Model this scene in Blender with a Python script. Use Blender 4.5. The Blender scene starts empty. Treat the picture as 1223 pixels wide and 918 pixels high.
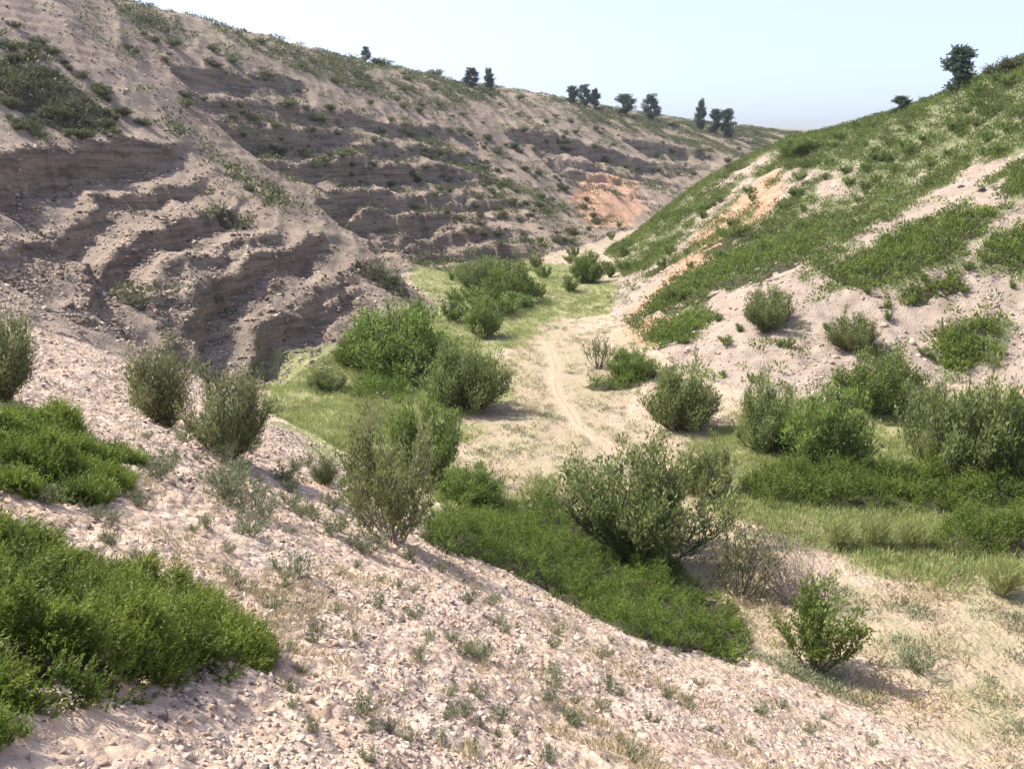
import bpy, math, random
import numpy as np
from mathutils import Vector, Euler

RNG = np.random.default_rng(7)
random.seed(7)
R = math.radians
scene = bpy.context.scene
COL = scene.collection

# ------------------------------------------------------------------ camera
PW, PH, FPX = 1223.0, 918.0, 1080.0
PITCH = R(13.5)
cam_d = bpy.data.cameras.new('camera')
cam = bpy.data.objects.new('camera', cam_d)
COL.objects.link(cam)
cam.location = (0, 0, 0)
cam.rotation_euler = (R(90) - PITCH, 0, 0)
cam_d.sensor_width = 36.0
cam_d.lens = 36.0 * FPX / PW
cam_d.clip_start = 0.05
cam_d.clip_end = 3000
scene.camera = cam

# ------------------------------------------------------------------ sky, sun, exposure
SUN_EL = R(53)
SUN_AZ = R(-78)                 # measured from +Y (ahead) towards +X; negative = left
sx, sy, sz = math.sin(SUN_AZ) * math.cos(SUN_EL), math.cos(SUN_AZ) * math.cos(SUN_EL), math.sin(SUN_EL)
world = bpy.data.worlds.new('World')
scene.world = world
world.use_nodes = True
nt = world.node_tree
bg = nt.nodes['Background']
sky = nt.nodes.new('ShaderNodeTexSky')
sky.sky_type = 'NISHITA'
sky.sun_disc = False
sky.sun_elevation = SUN_EL
sky.sun_rotation = SUN_AZ
sky.altitude = 900
sky.air_density = 1.0
sky.dust_density = 4.5
sky.ozone_density = 5.0
hz = nt.nodes.new('ShaderNodeHueSaturation')          # hazy, nearly white summer sky
hz.inputs['Saturation'].default_value = 0.68
hz.inputs['Value'].default_value = 1.15
tn = nt.nodes.new('ShaderNodeMix'); tn.data_type = 'RGBA'; tn.blend_type = 'MULTIPLY'
tn.inputs[0].default_value = 1.0; tn.inputs[7].default_value = (1.0, 0.965, 1.04, 1)
nt.links.new(sky.outputs[0], hz.inputs['Color'])
nt.links.new(hz.outputs[0], tn.inputs[6])
nt.links.new(tn.outputs[2], bg.inputs[0])
bg.inputs[1].default_value = 0.15
sun_d = bpy.data.lights.new('sun', 'SUN')
sun = bpy.data.objects.new('sun', sun_d)
COL.objects.link(sun)
sun.rotation_euler = Vector((-sx, -sy, -sz)).to_track_quat('-Z', 'Y').to_euler()
sun_d.energy = 4.6
sun_d.angle = R(0.53)
sun_d.color = (1.0, 0.94, 0.82)
scene.view_settings.view_transform = 'Standard'
scene.view_settings.look = 'None'
scene.view_settings.exposure = 0.8
scene.view_settings.gamma = 1
scene.cycles.max_bounces = 5
scene.cycles.diffuse_bounces = 3
scene.cycles.transparent_max_bounces = 4

# ------------------------------------------------------------------ numpy noise
_P = np.random.default_rng(3).permutation(512).astype(np.int32)
_P = np.concatenate([_P, _P])
_A = np.random.default_rng(4).uniform(0, 2 * math.pi, 512)
_GX, _GY = np.cos(_A).astype(np.float32), np.sin(_A).astype(np.float32)


def perlin(x, y):
    x = np.asarray(x, np.float32); y = np.asarray(y, np.float32)
    xi = np.floor(x).astype(np.int32); yi = np.floor(y).astype(np.int32)
    xf = x - xi; yf = y - yi
    u = xf * xf * xf * (xf * (xf * 6 - 15) + 10); v = yf * yf * yf * (yf * (yf * 6 - 15) + 10)
    xi &= 511; yi &= 511
    x1 = (xi + 1) & 511; y1 = (yi + 1) & 511

    def g(a, b, fx, fy):
        h = _P[_P[a] + b]
        return _GX[h] * fx + _GY[h] * fy
    n0 = g(xi, yi, xf, yf); n1 = g(x1, yi, xf - 1, yf)
    m0 = g(xi, y1, xf, yf - 1); m1 = g(x1, y1, xf - 1, yf - 1)
    a = n0 + u * (n1 - n0); b = m0 + u * (m1 - m0)
    return (a + v * (b - a)) * 1.5


def fbm(x, y, s, octv=4, gain=0.5):
    out = 0; a = 1.0; f = 1.0 / s; t = 0
    for k in range(octv):
        out = out + a * perlin(x * f + 17.3 * k, y * f - 9.1 * k)
        t += a; a *= gain; f *= 2.03
    return out / t * 1.4


def sstep(a, b, x):
    t = np.clip((x - a) / (b - a), 0, 1)
    return t * t * (3 - 2 * t)


# ------------------------------------------------------------------ photo pixel <-> viewing ray (used to survey positions)
cp, sp = math.cos(PITCH), math.sin(PITCH)


def ray(u, v):
    a = (u - PW / 2) / FPX; b = (PH / 2 - v) / FPX
    return a, cp + b * sp, -sp + b * cp          # world x, y, z per unit


def pt(u, v, d):
    x, y, z = ray(u, v)
    return (x / y * d, d, z / y * d)


FLOOR = -8.0


def fpt(u, v, z=FLOOR):
    x, y, zz = ray(u, v)
    k = z / zz
    return (x * k, y * k, z)


# ------------------------------------------------------------------ terrain sheets
class TPS:
    def __init__(self, pts, lam=1e-3):
        P = np.array(pts, float)
        self.c = P[:, :2] / 30.0
        n = len(P)
        d2 = ((self.c[:, None] - self.c[None]) ** 2).sum(-1)
        K = 0.5 * d2 * np.log(d2 + 1e-9) + np.eye(n) * lam
        Q = np.hstack([np.ones((n, 1)), self.c])
        M = np.block([[K, Q], [Q.T, np.zeros((3, 3))]])
        w = np.linalg.solve(M, np.concatenate([P[:, 2], np.zeros(3)]))
        self.w, self.a = w[:n].astype(np.float32), w[n:]

    def __call__(self, x, y):
        x = x / 30.0; y = y / 30.0
        z = self.a[0] + self.a[1] * x + self.a[2] * y
        for (cx, cy), w in zip(self.c, self.w):
            d2 = (x - cx) ** 2 + (y - cy) ** 2
            z = z + w * 0.5 * d2 * np.log(d2 + 1e-9)
        return z


def smax(a, b, k):
    h = np.clip(0.5 + 0.5 * (a - b) / k, 0, 1)
    return b + (a - b) * h + k * h * (1 - h)


spur_crest = [pt(100, 30, 61), pt(210, 130, 58), pt(265, 197, 55), pt(340, 240, 53), pt(430, 292, 52), pt(490, 345, 51)]
spur = TPS([pt(250, 455, 30.5), pt(400, 405, 40), pt(540, 366, 51), pt(330, 425, 35.5),
            pt(110, 430, 22), pt(0, 400, 18.5), pt(0, 300, 28.5), pt(0, 200, 37.5), pt(0, 100, 46), pt(0, 10, 54),
            pt(200, 320, 36), pt(200, 220, 45), pt(100, 300, 35), pt(100, 200, 43.5), pt(100, 100, 52),
            pt(300, 310, 41), pt(300, 255, 47), pt(400, 340, 44)]
           + spur_crest
           + [(x - 3.0, y + 8, z - 3.6) for x, y, z in spur_crest[1:]]
           + [(x - 6.0, y + 20, z - 9) for x, y, z in spur_crest[2:]]
           + [(-38, 26, 4.5), (-42, 5, 7), (-19, 5, -0.5)])
ridge_pts = [pt(130, 0, 85), pt(240, 28, 97), pt(340, 53, 110), pt(450, 78, 130), pt(560, 102, 150), pt(640, 113, 172),
             pt(720, 128, 200), pt(800, 142, 232), pt(890, 152, 270), pt(985, 160, 320)]
back = TPS([fpt(500, 328), fpt(560, 319), fpt(640, 311), fpt(700, 304), (14, 108, -7), (32, 140, -6), (75, 175, -5), (130, 215, -4)]
           + [pt(330, 250, 66), pt(450, 205, 86), pt(600, 205, 108), pt(720, 225, 118), pt(820, 215, 150)]
           + ridge_pts
           + [(x - 14, y + 16, z + 1.0) for x, y, z in ridge_pts]
           + [(x - 45, y + 50, z - 6) for x, y, z in ridge_pts]
           + [(-42, 62, 15.5), (-55, 40, 17), (-62, 10, 18), (-100, 60, 14), (-30, 62, 3),
              (6, 52, -13), (-6, 58, -10.5), (0, 35, -14), (-14, 32, -9), (20, 60, -16), (40, 80, -18), (-22, 45, -3.5), (-34, 30, 3), (-24, 20, -5), (60, 120, -14)])
skyR = [pt(1223, 80, 60), pt(1140, 110, 68), pt(1075, 137, 76), pt(1000, 162, 88), pt(930, 192, 92), pt(850, 232, 90), pt(780, 268, 86), pt(742, 293, 84)]
right = TPS([fpt(1223, 470), fpt(1100, 468), fpt(1000, 475), fpt(900, 472), fpt(810, 445), fpt(750, 400), fpt(738, 350), fpt(733, 322),
             pt(1223, 300, 39), pt(1223, 180, 49), pt(1050, 330, 39), pt(950, 290, 48), pt(850, 330, 47), pt(1050, 230, 58), pt(900, 240, 68)]
            + skyR
            + [(x + 10, y + 10, z + 0.3) for x, y, z in skyR]
            + [(x + 30, y + 30, z - 5) for x, y, z in skyR]
            + [(38, 35, 5), (45, 15, 7), (24, 20, -5.0), (22, 8, -5.5)])


def base_height(x, y):
    r = np.hypot(x, y)
    F = FLOOR + 0.18 * fbm(x, y, 9, 2) + 0.02 * np.maximum(y - 70, 0)
    A = -1.62 - 0.445 * x - 0.348 * y + 0.25 * fbm(x + 50, y, 6, 2)
    A = np.minimum(A, 6 + 0.05 * A)
    S = np.where((x < 4) & (y < 95), spur(x, y), -30)
    S = np.minimum(S, 14)
    B = np.where((y > 30) | (x < -30), back(x, y), -30)
    Rr = np.where((x > 0), right(x, y), -30)
    sheets = np.stack([F, A, S, B, Rr])
    which = np.argmax(sheets, 0)
    z = smax(F, A, 0.9)
    z = smax(z, S, 1.0)
    z = smax(z, B, 1.5)
    z = smax(z, Rr, 1.2)
    far = sstep(330, 430, r)
    z = np.clip(z, -12, 24) * (1 - far) + far * -6
    return z.astype(np.float32), which


# polar grid around the viewpoint: fine where the valley lies, coarse elsewhere
NAZ, NRAD = 980, 1550
az = np.concatenate([np.linspace(-180, -41, 100)[:-1], np.linspace(-41, 41, NAZ), np.linspace(41, 180, 100)[1:]])
az = np.radians(az).astype(np.float32)
rk = np.linspace(0, 1, NRAD)
lr = np.interp(rk, [0, 0.06, 0.29, 0.67, 0.93, 1], np.log([0.5, 2.0, 15, 70, 200, 450]))
rad = np.exp(lr).astype(np.float32)
AZ, RAD = np.meshgrid(az, rad)       # rows = radius
GX = RAD * np.sin(AZ); GY = RAD * np.cos(AZ)
Z0, WHICH = base_height(GX, GY)


def col_of(phi):
    return np.interp(phi, az, np.arange(len(az)))


def height(x, y, Z=None):
    Z = ZT if Z is None else Z
    x = np.asarray(x, float); y = np.asarray(y, float)
    c = col_of(np.arctan2(x, y)); r = np.interp(np.hypot(x, y), rad, np.arange(NRAD))
    c0 = np.clip(c.astype(int), 0, len(az) - 2); r0 = np.clip(r.astype(int), 0, NRAD - 2)
    fc = c - c0; fr = r - r0
    return ((Z[r0, c0] * (1 - fc) + Z[r0, c0 + 1] * fc) * (1 - fr) + (Z[r0 + 1, c0] * (1 - fc) + Z[r0 + 1, c0 + 1] * fc) * fr)


def survey(u, v, Z=None):
    """ground point seen at a photo pixel"""
    Z = ZT if Z is None else Z
    x, y, z = ray(u, v)
    phi = math.atan2(x, y); t = z / math.hypot(x, y)
    c = float(col_of(phi)); c0 = int(c); f = c - c0
    prof = Z[:, c0] * (1 - f) + Z[:, c0 + 1] * f
    g = prof - rad * t
    k = int(np.argmax(g > 0))
    if g[k] <= 0:
        return None
    k = max(k, 1)
    s = g[k - 1] / (g[k - 1] - g[k] + 1e-9)
    r = rad[k - 1] + (rad[k] - rad[k - 1]) * np.clip(s, 0, 1)
    return np.array([r * math.sin(phi), r * math.cos(phi), r * t])


def line_xy(pix, Z=None):
    out = []
    for u, v in pix:
        p = survey(u, v, Z)
        if p is not None:
            out.append(p[:2])
    return np.array(out)


def poly_dist(x, y, P, closed=True):
    """distance to a polyline/polygon, and inside flag / side sign"""
    n = len(P)
    best = np.full(x.shape, 1e9, np.float32); sign = np.ones(x.shape, np.float32)
    tt = np.zeros(x.shape, np.float32)
    inside = np.zeros(x.shape, bool)
    L = 0
    m = n if closed else n - 1
    for i in range(m):
        a = P[i]; b = P[(i + 1) % n]
        ex, ey = b - a
        l2 = ex * ex + ey * ey + 1e-12
        t = np.clip(((x - a[0]) * ex + (y - a[1]) * ey) / l2, 0, 1)
        dx = x - a[0] - t * ex; dy = y - a[1] - t * ey
        d = np.hypot(dx, dy)
        k = d < best
        best = np.where(k, d, best)
        sign = np.where(k, np.where(ex * dy - ey * dx < 0, 1, -1), sign)   # + = right-hand side
        tt = np.where(k, L + t * math.sqrt(l2), tt)
        L += math.sqrt(l2)
        if closed:
            c = ((a[1] > y) != (b[1] > y)) & (x < (b[0] - a[0]) * (y - a[1]) / (b[1] - a[1] + 1e-12) + a[0])
            inside ^= c
    return best, (inside if closed else sign), tt, L


# ------------------------------------------------------------------ rock ledges on the left-hand slopes: (crest line, cliff height, run-out)
LEDGES = [
    ([(-60, 222), (0, 202), (60, 187), (120, 178), (180, 176), (245, 181)], 2.40, 7.2),
    ([(140, 400), (118, 370), (108, 330), (112, 300), (165, 268), (200, 252), (300, 234), (335, 246)], 1.26, 4.6),
    ([(240, 440), (226, 390), (228, 350), (252, 326), (300, 303), (370, 286), (425, 293)], 1.65, 4.2),
    ([(300, 425), (318, 392), (365, 362), (430, 338), (475, 352)], 0.7, 2.4),
    ([(-20, 330), (40, 300), (80, 285), (120, 262)], 0.63, 2.9),
    ([(200, 88), (260, 90), (330, 96), (380, 104)], 1.64, 6.0),
    ([(220, 118), (300, 121), (380, 128)], 1.05, 4.8),
    ([(250, 146), (320, 145), (400, 153), (455, 166)], 2.81, 6.0),
    ([(330, 185), (410, 189), (480, 196), (560, 203), (612, 216)], 2.81, 6.0),
    ([(370, 222), (450, 225), (560, 233), (640, 246)], 1.76, 4.8),
    ([(372, 244), (410, 245), (480, 244), (560, 252), (600, 262)], 2.56, 6.0),
    ([(430, 268), (500, 268), (570, 275), (650, 281)], 1.29, 4.2),
    ([(470, 287), (540, 291), (600, 292), (665, 300)], 1.87, 4.8),
    ([(595, 158), (680, 168), (740, 186), (810, 203), (850, 212)], 3.03, 10.8),
    ([(640, 185), (700, 200), (760, 218)], 1.87, 7.2),
    ([(740, 168), (800, 176), (880, 190)], 2.81, 10.8),
    ([(380, 135), (460, 150), (540, 160), (600, 178)], 1.17, 4.8),
    ([(420, 172), (500, 178), (580, 186)], 1.17, 4.8),
]
ZT = Z0.copy()
ROCK = np.zeros_like(Z0)
win = (GX < 120) & (GY > 8) & (np.abs(AZ) < R(45)) & (RAD < 300) & (GX < 0.35 * GY + 5)
ii = np.where(win)
lx, ly = GX[ii], GY[ii]
n1 = fbm(lx, ly, 2.6, 3, 0.42); n2 = fbm(lx + 31, ly - 7, 5, 3); n3 = fbm(lx - 11, ly + 5, 0.7, 2)
dz = np.zeros_like(lx); rk_ = np.zeros_like(lx)
for pix, H, W in LEDGES:
    P = line_xy(pix, Z0)
    if len(P) < 2:
        continue
    lo, hi = P.min(0) - W - 2, P.max(0) + W + 2
    k = np.where((lx > lo[0]) & (lx < hi[0]) & (ly > lo[1]) & (ly < hi[1]))[0]
    d, sgn, t, L = poly_dist(lx[k], ly[k], P, closed=False)
    dist = np.hypot(P[:, 0], P[:, 1]).mean()
    s = d * sgn + n1[k] * (0.25 + dist * 0.003) + n3[k] * 0.05
    n5 = fbm(lx[k] * 1.0 + 5, ly[k], 1.1, 2)
    endf = sstep(0, 0.08 * L, t) * sstep(0, (0.5 if H > 2.3 else 0.3) * L, L - t) * np.clip(0.95 + 0.5 * n2[k], 0.5, 1.3)
    w = 0.09 + 0.002 * dist
    for q_, am in ((0.55, 0.16), (1.7, 0.30)):      # joints: the bed breaks off in blocks
        cell = t / (q_ * (0.7 + dist / 70)) + 0.5 * n5; ci = np.floor(cell).astype(int)
        ha = _P[ci & 511] / 512.0; hb = _P[(ci + 1) & 511] / 512.0
        s = s + (ha + (hb - ha) * sstep(0.82, 1.0, cell - ci) - 0.5) * am * (0.8 + dist / 60)
    g2 = 1.0 + 0.022 * dist            # a second, lower bed stepping out in front of the first
    cut = sstep(-w, w, s); cut2 = sstep(-w, w, s - g2 * 1.25 + 0.3 * n5)
    dz[k] += -0.42 * H * endf * cut2 * np.clip(1 - (s - g2) / W, 0, 1) ** 1.3
    H = H * 0.72
    rk_[k] = np.maximum(rk_[k], endf * np.exp(-np.clip(np.abs(s - g2 * 1.25) - w, 0, 99) ** 2 / 0.12))
    dz[k] += H * endf * (-cut * np.clip(1 - s / W, 0, 1) ** 1.3 + 0.12 * np.exp(-np.abs(s) / 1.2) * (s < 0))
    rk_[k] = np.maximum(rk_[k], endf * np.exp(-np.clip(s - 0.4 - 2 * w, 0, 99) ** 2 / 0.2) * sstep(-4 * w, -w, s))
ZT[ii] += dz; ROCK[ii] = np.clip(rk_ * 1.3, 0, 1)

# fine relief
hill = (WHICH >= 2).astype(np.float32)
leftm = ((WHICH == 2) | (WHICH == 3)).astype(np.float32)
near = np.exp(-RAD / 25)
ZT += leftm * 0.22 * np.clip(RAD / 40, 0.3, 3) ** 0.6 * (1 - np.abs(fbm(GX * 0.8 + GY * 0.3, GY * 0.25, 3.5, 3)) * 2).astype(np.float32) * 0.8
ZT += leftm * (0.14 * fbm(GX, GY, 1.4, 4, 0.65) + 0.12 * np.clip(RAD / 60, 0.4, 2) * fbm(GX, GY, 5, 2))
q = (ZT + 0.02 * GY + 0.25 * fbm(GX, GY, 12, 2)) / 0.62
ZT += leftm * 0.09 * (sstep(0.62, 0.98, q - np.floor(q)) - (q - np.floor(q))) * np.clip(0.6 + 1.6 * fbm(GX + 9, GY, 7, 2), 0, 1.2)
ZT += (WHICH == 4) * (0.30 * fbm(GX, GY, 4.5, 4) + 0.12 * fbm(GX * 1.0, GY, 1.1, 2))
ZT += (WHICH == 1) * (0.10 * fbm(GX, GY, 1.1, 4, 0.55) + 0.035 * fbm(GX, GY, 0.22, 3, 0.6))
ZT += (WHICH == 0) * (0.05 * fbm(GX, GY, 1.5, 3) + 0.02 * fbm(GX, GY, 0.3, 2))
ZT = ZT.astype(np.float32)

# ------------------------------------------------------------------ colour zones (surveyed as outlines, stored as ground polygons)
def zone(polys, soft=0.6, rough=0.8, scale=2.0, seedo=0.0):
    out = np.zeros(GX.shape, np.float32)
    for pix in polys:
        P = line_xy(pix)
        if len(P) < 3:
            continue
        lo, hi = P.min(0) - 4, P.max(0) + 4
        k = np.where((GX > lo[0]) & (GX < hi[0]) & (GY > lo[1]) & (GY < hi[1]))
        x, y = GX[k], GY[k]
        d, ins, _, _ = poly_dist(x, y, P)
        s = np.where(ins, d, -d) + rough * fbm(x + seedo, y, scale, 4, 0.6)
        out[k] = np.maximum(out[k], sstep(-soft, soft, s))
    return out


Z_GRASS = zone([
    [(315, 430), (360, 412), (420, 405), (520, 372), (500, 345), (488, 318), (600, 308), (680, 318), (735, 340), (735, 370), (640, 385), (600, 430), (600, 480), (552, 505), (550, 570), (600, 600), (480, 600), (400, 560), (330, 505)],
    [(840, 520), (900, 480), (1223, 470), (1223, 700), (1130, 690), (1060, 690), (960, 655), (880, 610), (850, 560)]], 0.8, 1.0, 2.5)
Z_SAND = zone([
    [(540, 520), (600, 430), (640, 390), (655, 380), (720, 400), (740, 430), (745, 470), (735, 520), (800, 530), (880, 560), (880, 610), (820, 680), (640, 610), (545, 570)],
    [(1000, 690), (1223, 690), (1400, 720), (1400, 900), (1223, 910), (1150, 870), (1030, 790), (960, 740)],
    [(740, 385), (800, 375), (770, 415), (735, 410)],
    [(800, 660), (900, 640), (980, 660), (980, 720), (860, 710)]], 0.8, 0.9, 2.0, 40)
Z_ORANGE = zone([
    [(925, 203), (905, 215), (850, 262), (815, 300), (795, 330), (760, 362), (745, 372), (790, 372), (840, 318), (880, 285), (935, 240), (935, 215)],
    [(700, 215), (760, 215), (768, 250), (745, 275), (700, 265), (680, 235)],
        [(740, 388), (800, 372), (850, 378), (770, 418)]], 1.0, 1.2, 3.0, 80)
Z_GREEN = zone([
    [(742, 293), (850, 232), (930, 192), (1000, 162), (1140, 110), (1223, 80), (1500, 40), (1500, 150), (1223, 182), (1160, 212), (1100, 232), (1050, 235), (1000, 205), (940, 205), (895, 212), (830, 262), (775, 320), (742, 330)],
    [(960, 222), (1050, 232), (1100, 235), (1060, 262), (990, 290), (920, 318), (850, 345), (780, 375), (770, 372), (800, 340), (850, 318), (905, 275)],
    [(985, 345), (1000, 320), (1080, 275), (1170, 250), (1185, 262), (1130, 320), (1080, 360), (1020, 350)],
    [(1170, 290), (1223, 275), (1400, 250), (1400, 310), (1223, 322), (1180, 325)],
    [(1100, 400), (1160, 385), (1223, 385), (1400, 380), (1400, 440), (1223, 430), (1150, 440)],
    [(778, 418), (800, 385), (850, 368), (850, 385), (810, 412)],
    [(1190, 215), (1223, 195), (1300, 190), (1300, 230), (1210, 235)]], 0.5, 1.1, 2.2, 120)
Z_SCRUB = zone([
    [(130, -20), (240, 28), (340, 52), (450, 78), (560, 102), (600, 112), (600, 140), (560, 135), (480, 118), (380, 100), (300, 75), (180, 50), (120, 10)],
    [(190, 125), (260, 190), (340, 238), (430, 290), (500, 345), (470, 345), (400, 300), (300, 228), (230, 185)],
    [(640, 115), (720, 130), (800, 143), (890, 153), (960, 158), (930, 185), (880, 190), (800, 165), (700, 150)],
    [(0, 50), (60, 80), (130, 140), (120, 165), (60, 140), (0, 110)],
    [(440, 150), (520, 150), (640, 235), (700, 260), (640, 255), (560, 215)],
    [(500, 300), (700, 290), (740, 300), (700, 325), (560, 330), (520, 345)]], 1.2, 3.0, 5.0, 160)
_a = GX * 0.72 + GY * 0.69; _b = GX * 0.69 - GY * 0.72
STREAK = np.where(WHICH == 4, fbm(_a * 0.16, _b, 2.0, 4, 0.55), 0).astype(np.float32)
Z_GREEN = np.clip(Z_GREEN + 0.75 * sstep(0.16, 0.34, STREAK) - 0.9 * sstep(0.17, 0.33, -STREAK), 0, 1) * (WHICH == 4)
CREST = np.array([(x, y) for x, y, z in skyR])
cd_, cs_, _, _ = poly_dist(GX, GY, CREST, closed=False)
Z_GREEN = np.maximum(Z_GREEN, ((WHICH == 4) & (GX < 90)) * np.where(GY * 0.82 + GX * 0.57 > np.interp(GX, CREST[::-1, 0], CREST[::-1, 1]) * 0.82 + GX * 0.57, 1.0, 1 - sstep(6.0, 10.0, cd_ + fbm(GX, GY, 3, 3) * 2.5))).astype(np.float32)
PATH = line_xy([(650, 408), (657, 422), (662, 438), (661, 455), (665, 472), (680, 492), (688, 507), (712, 524), (745, 545), (800, 560), (850, 580)])


# ------------------------------------------------------------------ mesh helpers
def mesh_np(name, V, F, mat=None, parent=None, smooth=False, attrs=None, loc=None):
    me = bpy.data.meshes.new(name)
    V = np.ascontiguousarray(V, np.float32); F = np.ascontiguousarray(F, np.int32)
    n, k = F.shape
    me.vertices.add(len(V)); me.vertices.foreach_set('co', V.ravel())
    me.loops.add(n * k); me.loops.foreach_set('vertex_index', F.ravel())
    me.polygons.add(n)
    me.polygons.foreach_set('loop_start', np.arange(0, n * k, k, dtype=np.int32))
    me.polygons.foreach_set('loop_total', np.full(n, k, np.int32))
    if smooth:
        me.polygons.foreach_set('use_smooth', np.ones(n, bool))
    me.update(calc_edges=True)
    for an, arr in (attrs or {}).items():
        a = me.attributes.new(an, 'FLOAT_COLOR', 'POINT')
        c = np.ones((len(V), 4), np.float32); c[:, :arr.shape[1]] = arr
        a.data.foreach_set('color', c.ravel())
    for m in (mat if isinstance(mat, (list, tuple)) else [mat]):
        if m:
            me.materials.append(m)
    o = bpy.data.objects.new(name, me)
    COL.objects.link(o)
    if parent:
        o.parent = parent
    if loc is not None:
        o.location = loc
    return o


def tag(o, label=None, cat=None, group=None, kind=None):
    if label: o['label'] = label
    if cat: o['category'] = cat
    if group: o['group'] = group
    if kind: o['kind'] = kind
    return o


# ------------------------------------------------------------------ materials
def new_mat(name):
    m = bpy.data.materials.new(name); m.use_nodes = True
    t = m.node_tree; t.nodes.clear()
    out = t.nodes.new('ShaderNodeOutputMaterial')
    return m, t, out


class NB:
    def __init__(s, t): s.t = t
    def n(s, ty, **kw):
        x = s.t.nodes.new(ty)
        for k, v in kw.items():
            if k in ('i',):
                for a, b in v.items():
                    if hasattr(b, 'links') or isinstance(b, bpy.types.NodeSocket):
                        s.t.links.new(b, x.inputs[a])
                    else:
                        x.inputs[a].default_value = b
            else:
                setattr(x, k, v)
        return x
    def noise(s, vec, scale, detail=4, rough=0.6, dist=0.0):
        return s.n('ShaderNodeTexNoise', i={'Vector': vec, 'Scale': scale, 'Detail': detail, 'Roughness': rough, 'Distortion': dist}).outputs['Fac']
    def ramp(s, fac, a, b):
        x = s.n('ShaderNodeMapRange', interpolation_type='SMOOTHSTEP', i={'Value': fac, 'From Min': a, 'From Max': b})
        return x.outputs[0]
    def mix(s, f, a, b):
        x = s.n('ShaderNodeMix', data_type='RGBA')
        for idx, v in ((0, f), (6, a), (7, b)):
            if isinstance(v, bpy.types.NodeSocket): s.t.links.new(v, x.inputs[idx])
            else: x.inputs[idx].default_value = v if not isinstance(v, tuple) or len(v) == 4 else (*v, 1)
        return x.outputs[2]
    def m(s, op, a, b=0.0, clamp=False):
        x = s.n('ShaderNodeMath', operation=op, use_clamp=clamp)
        for idx, v in ((0, a), (1, b)):
            if isinstance(v, bpy.types.NodeSocket): s.t.links.new(v, x.inputs[idx])
            else: x.inputs[idx].default_value = v
        return x.outputs[0]


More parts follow.
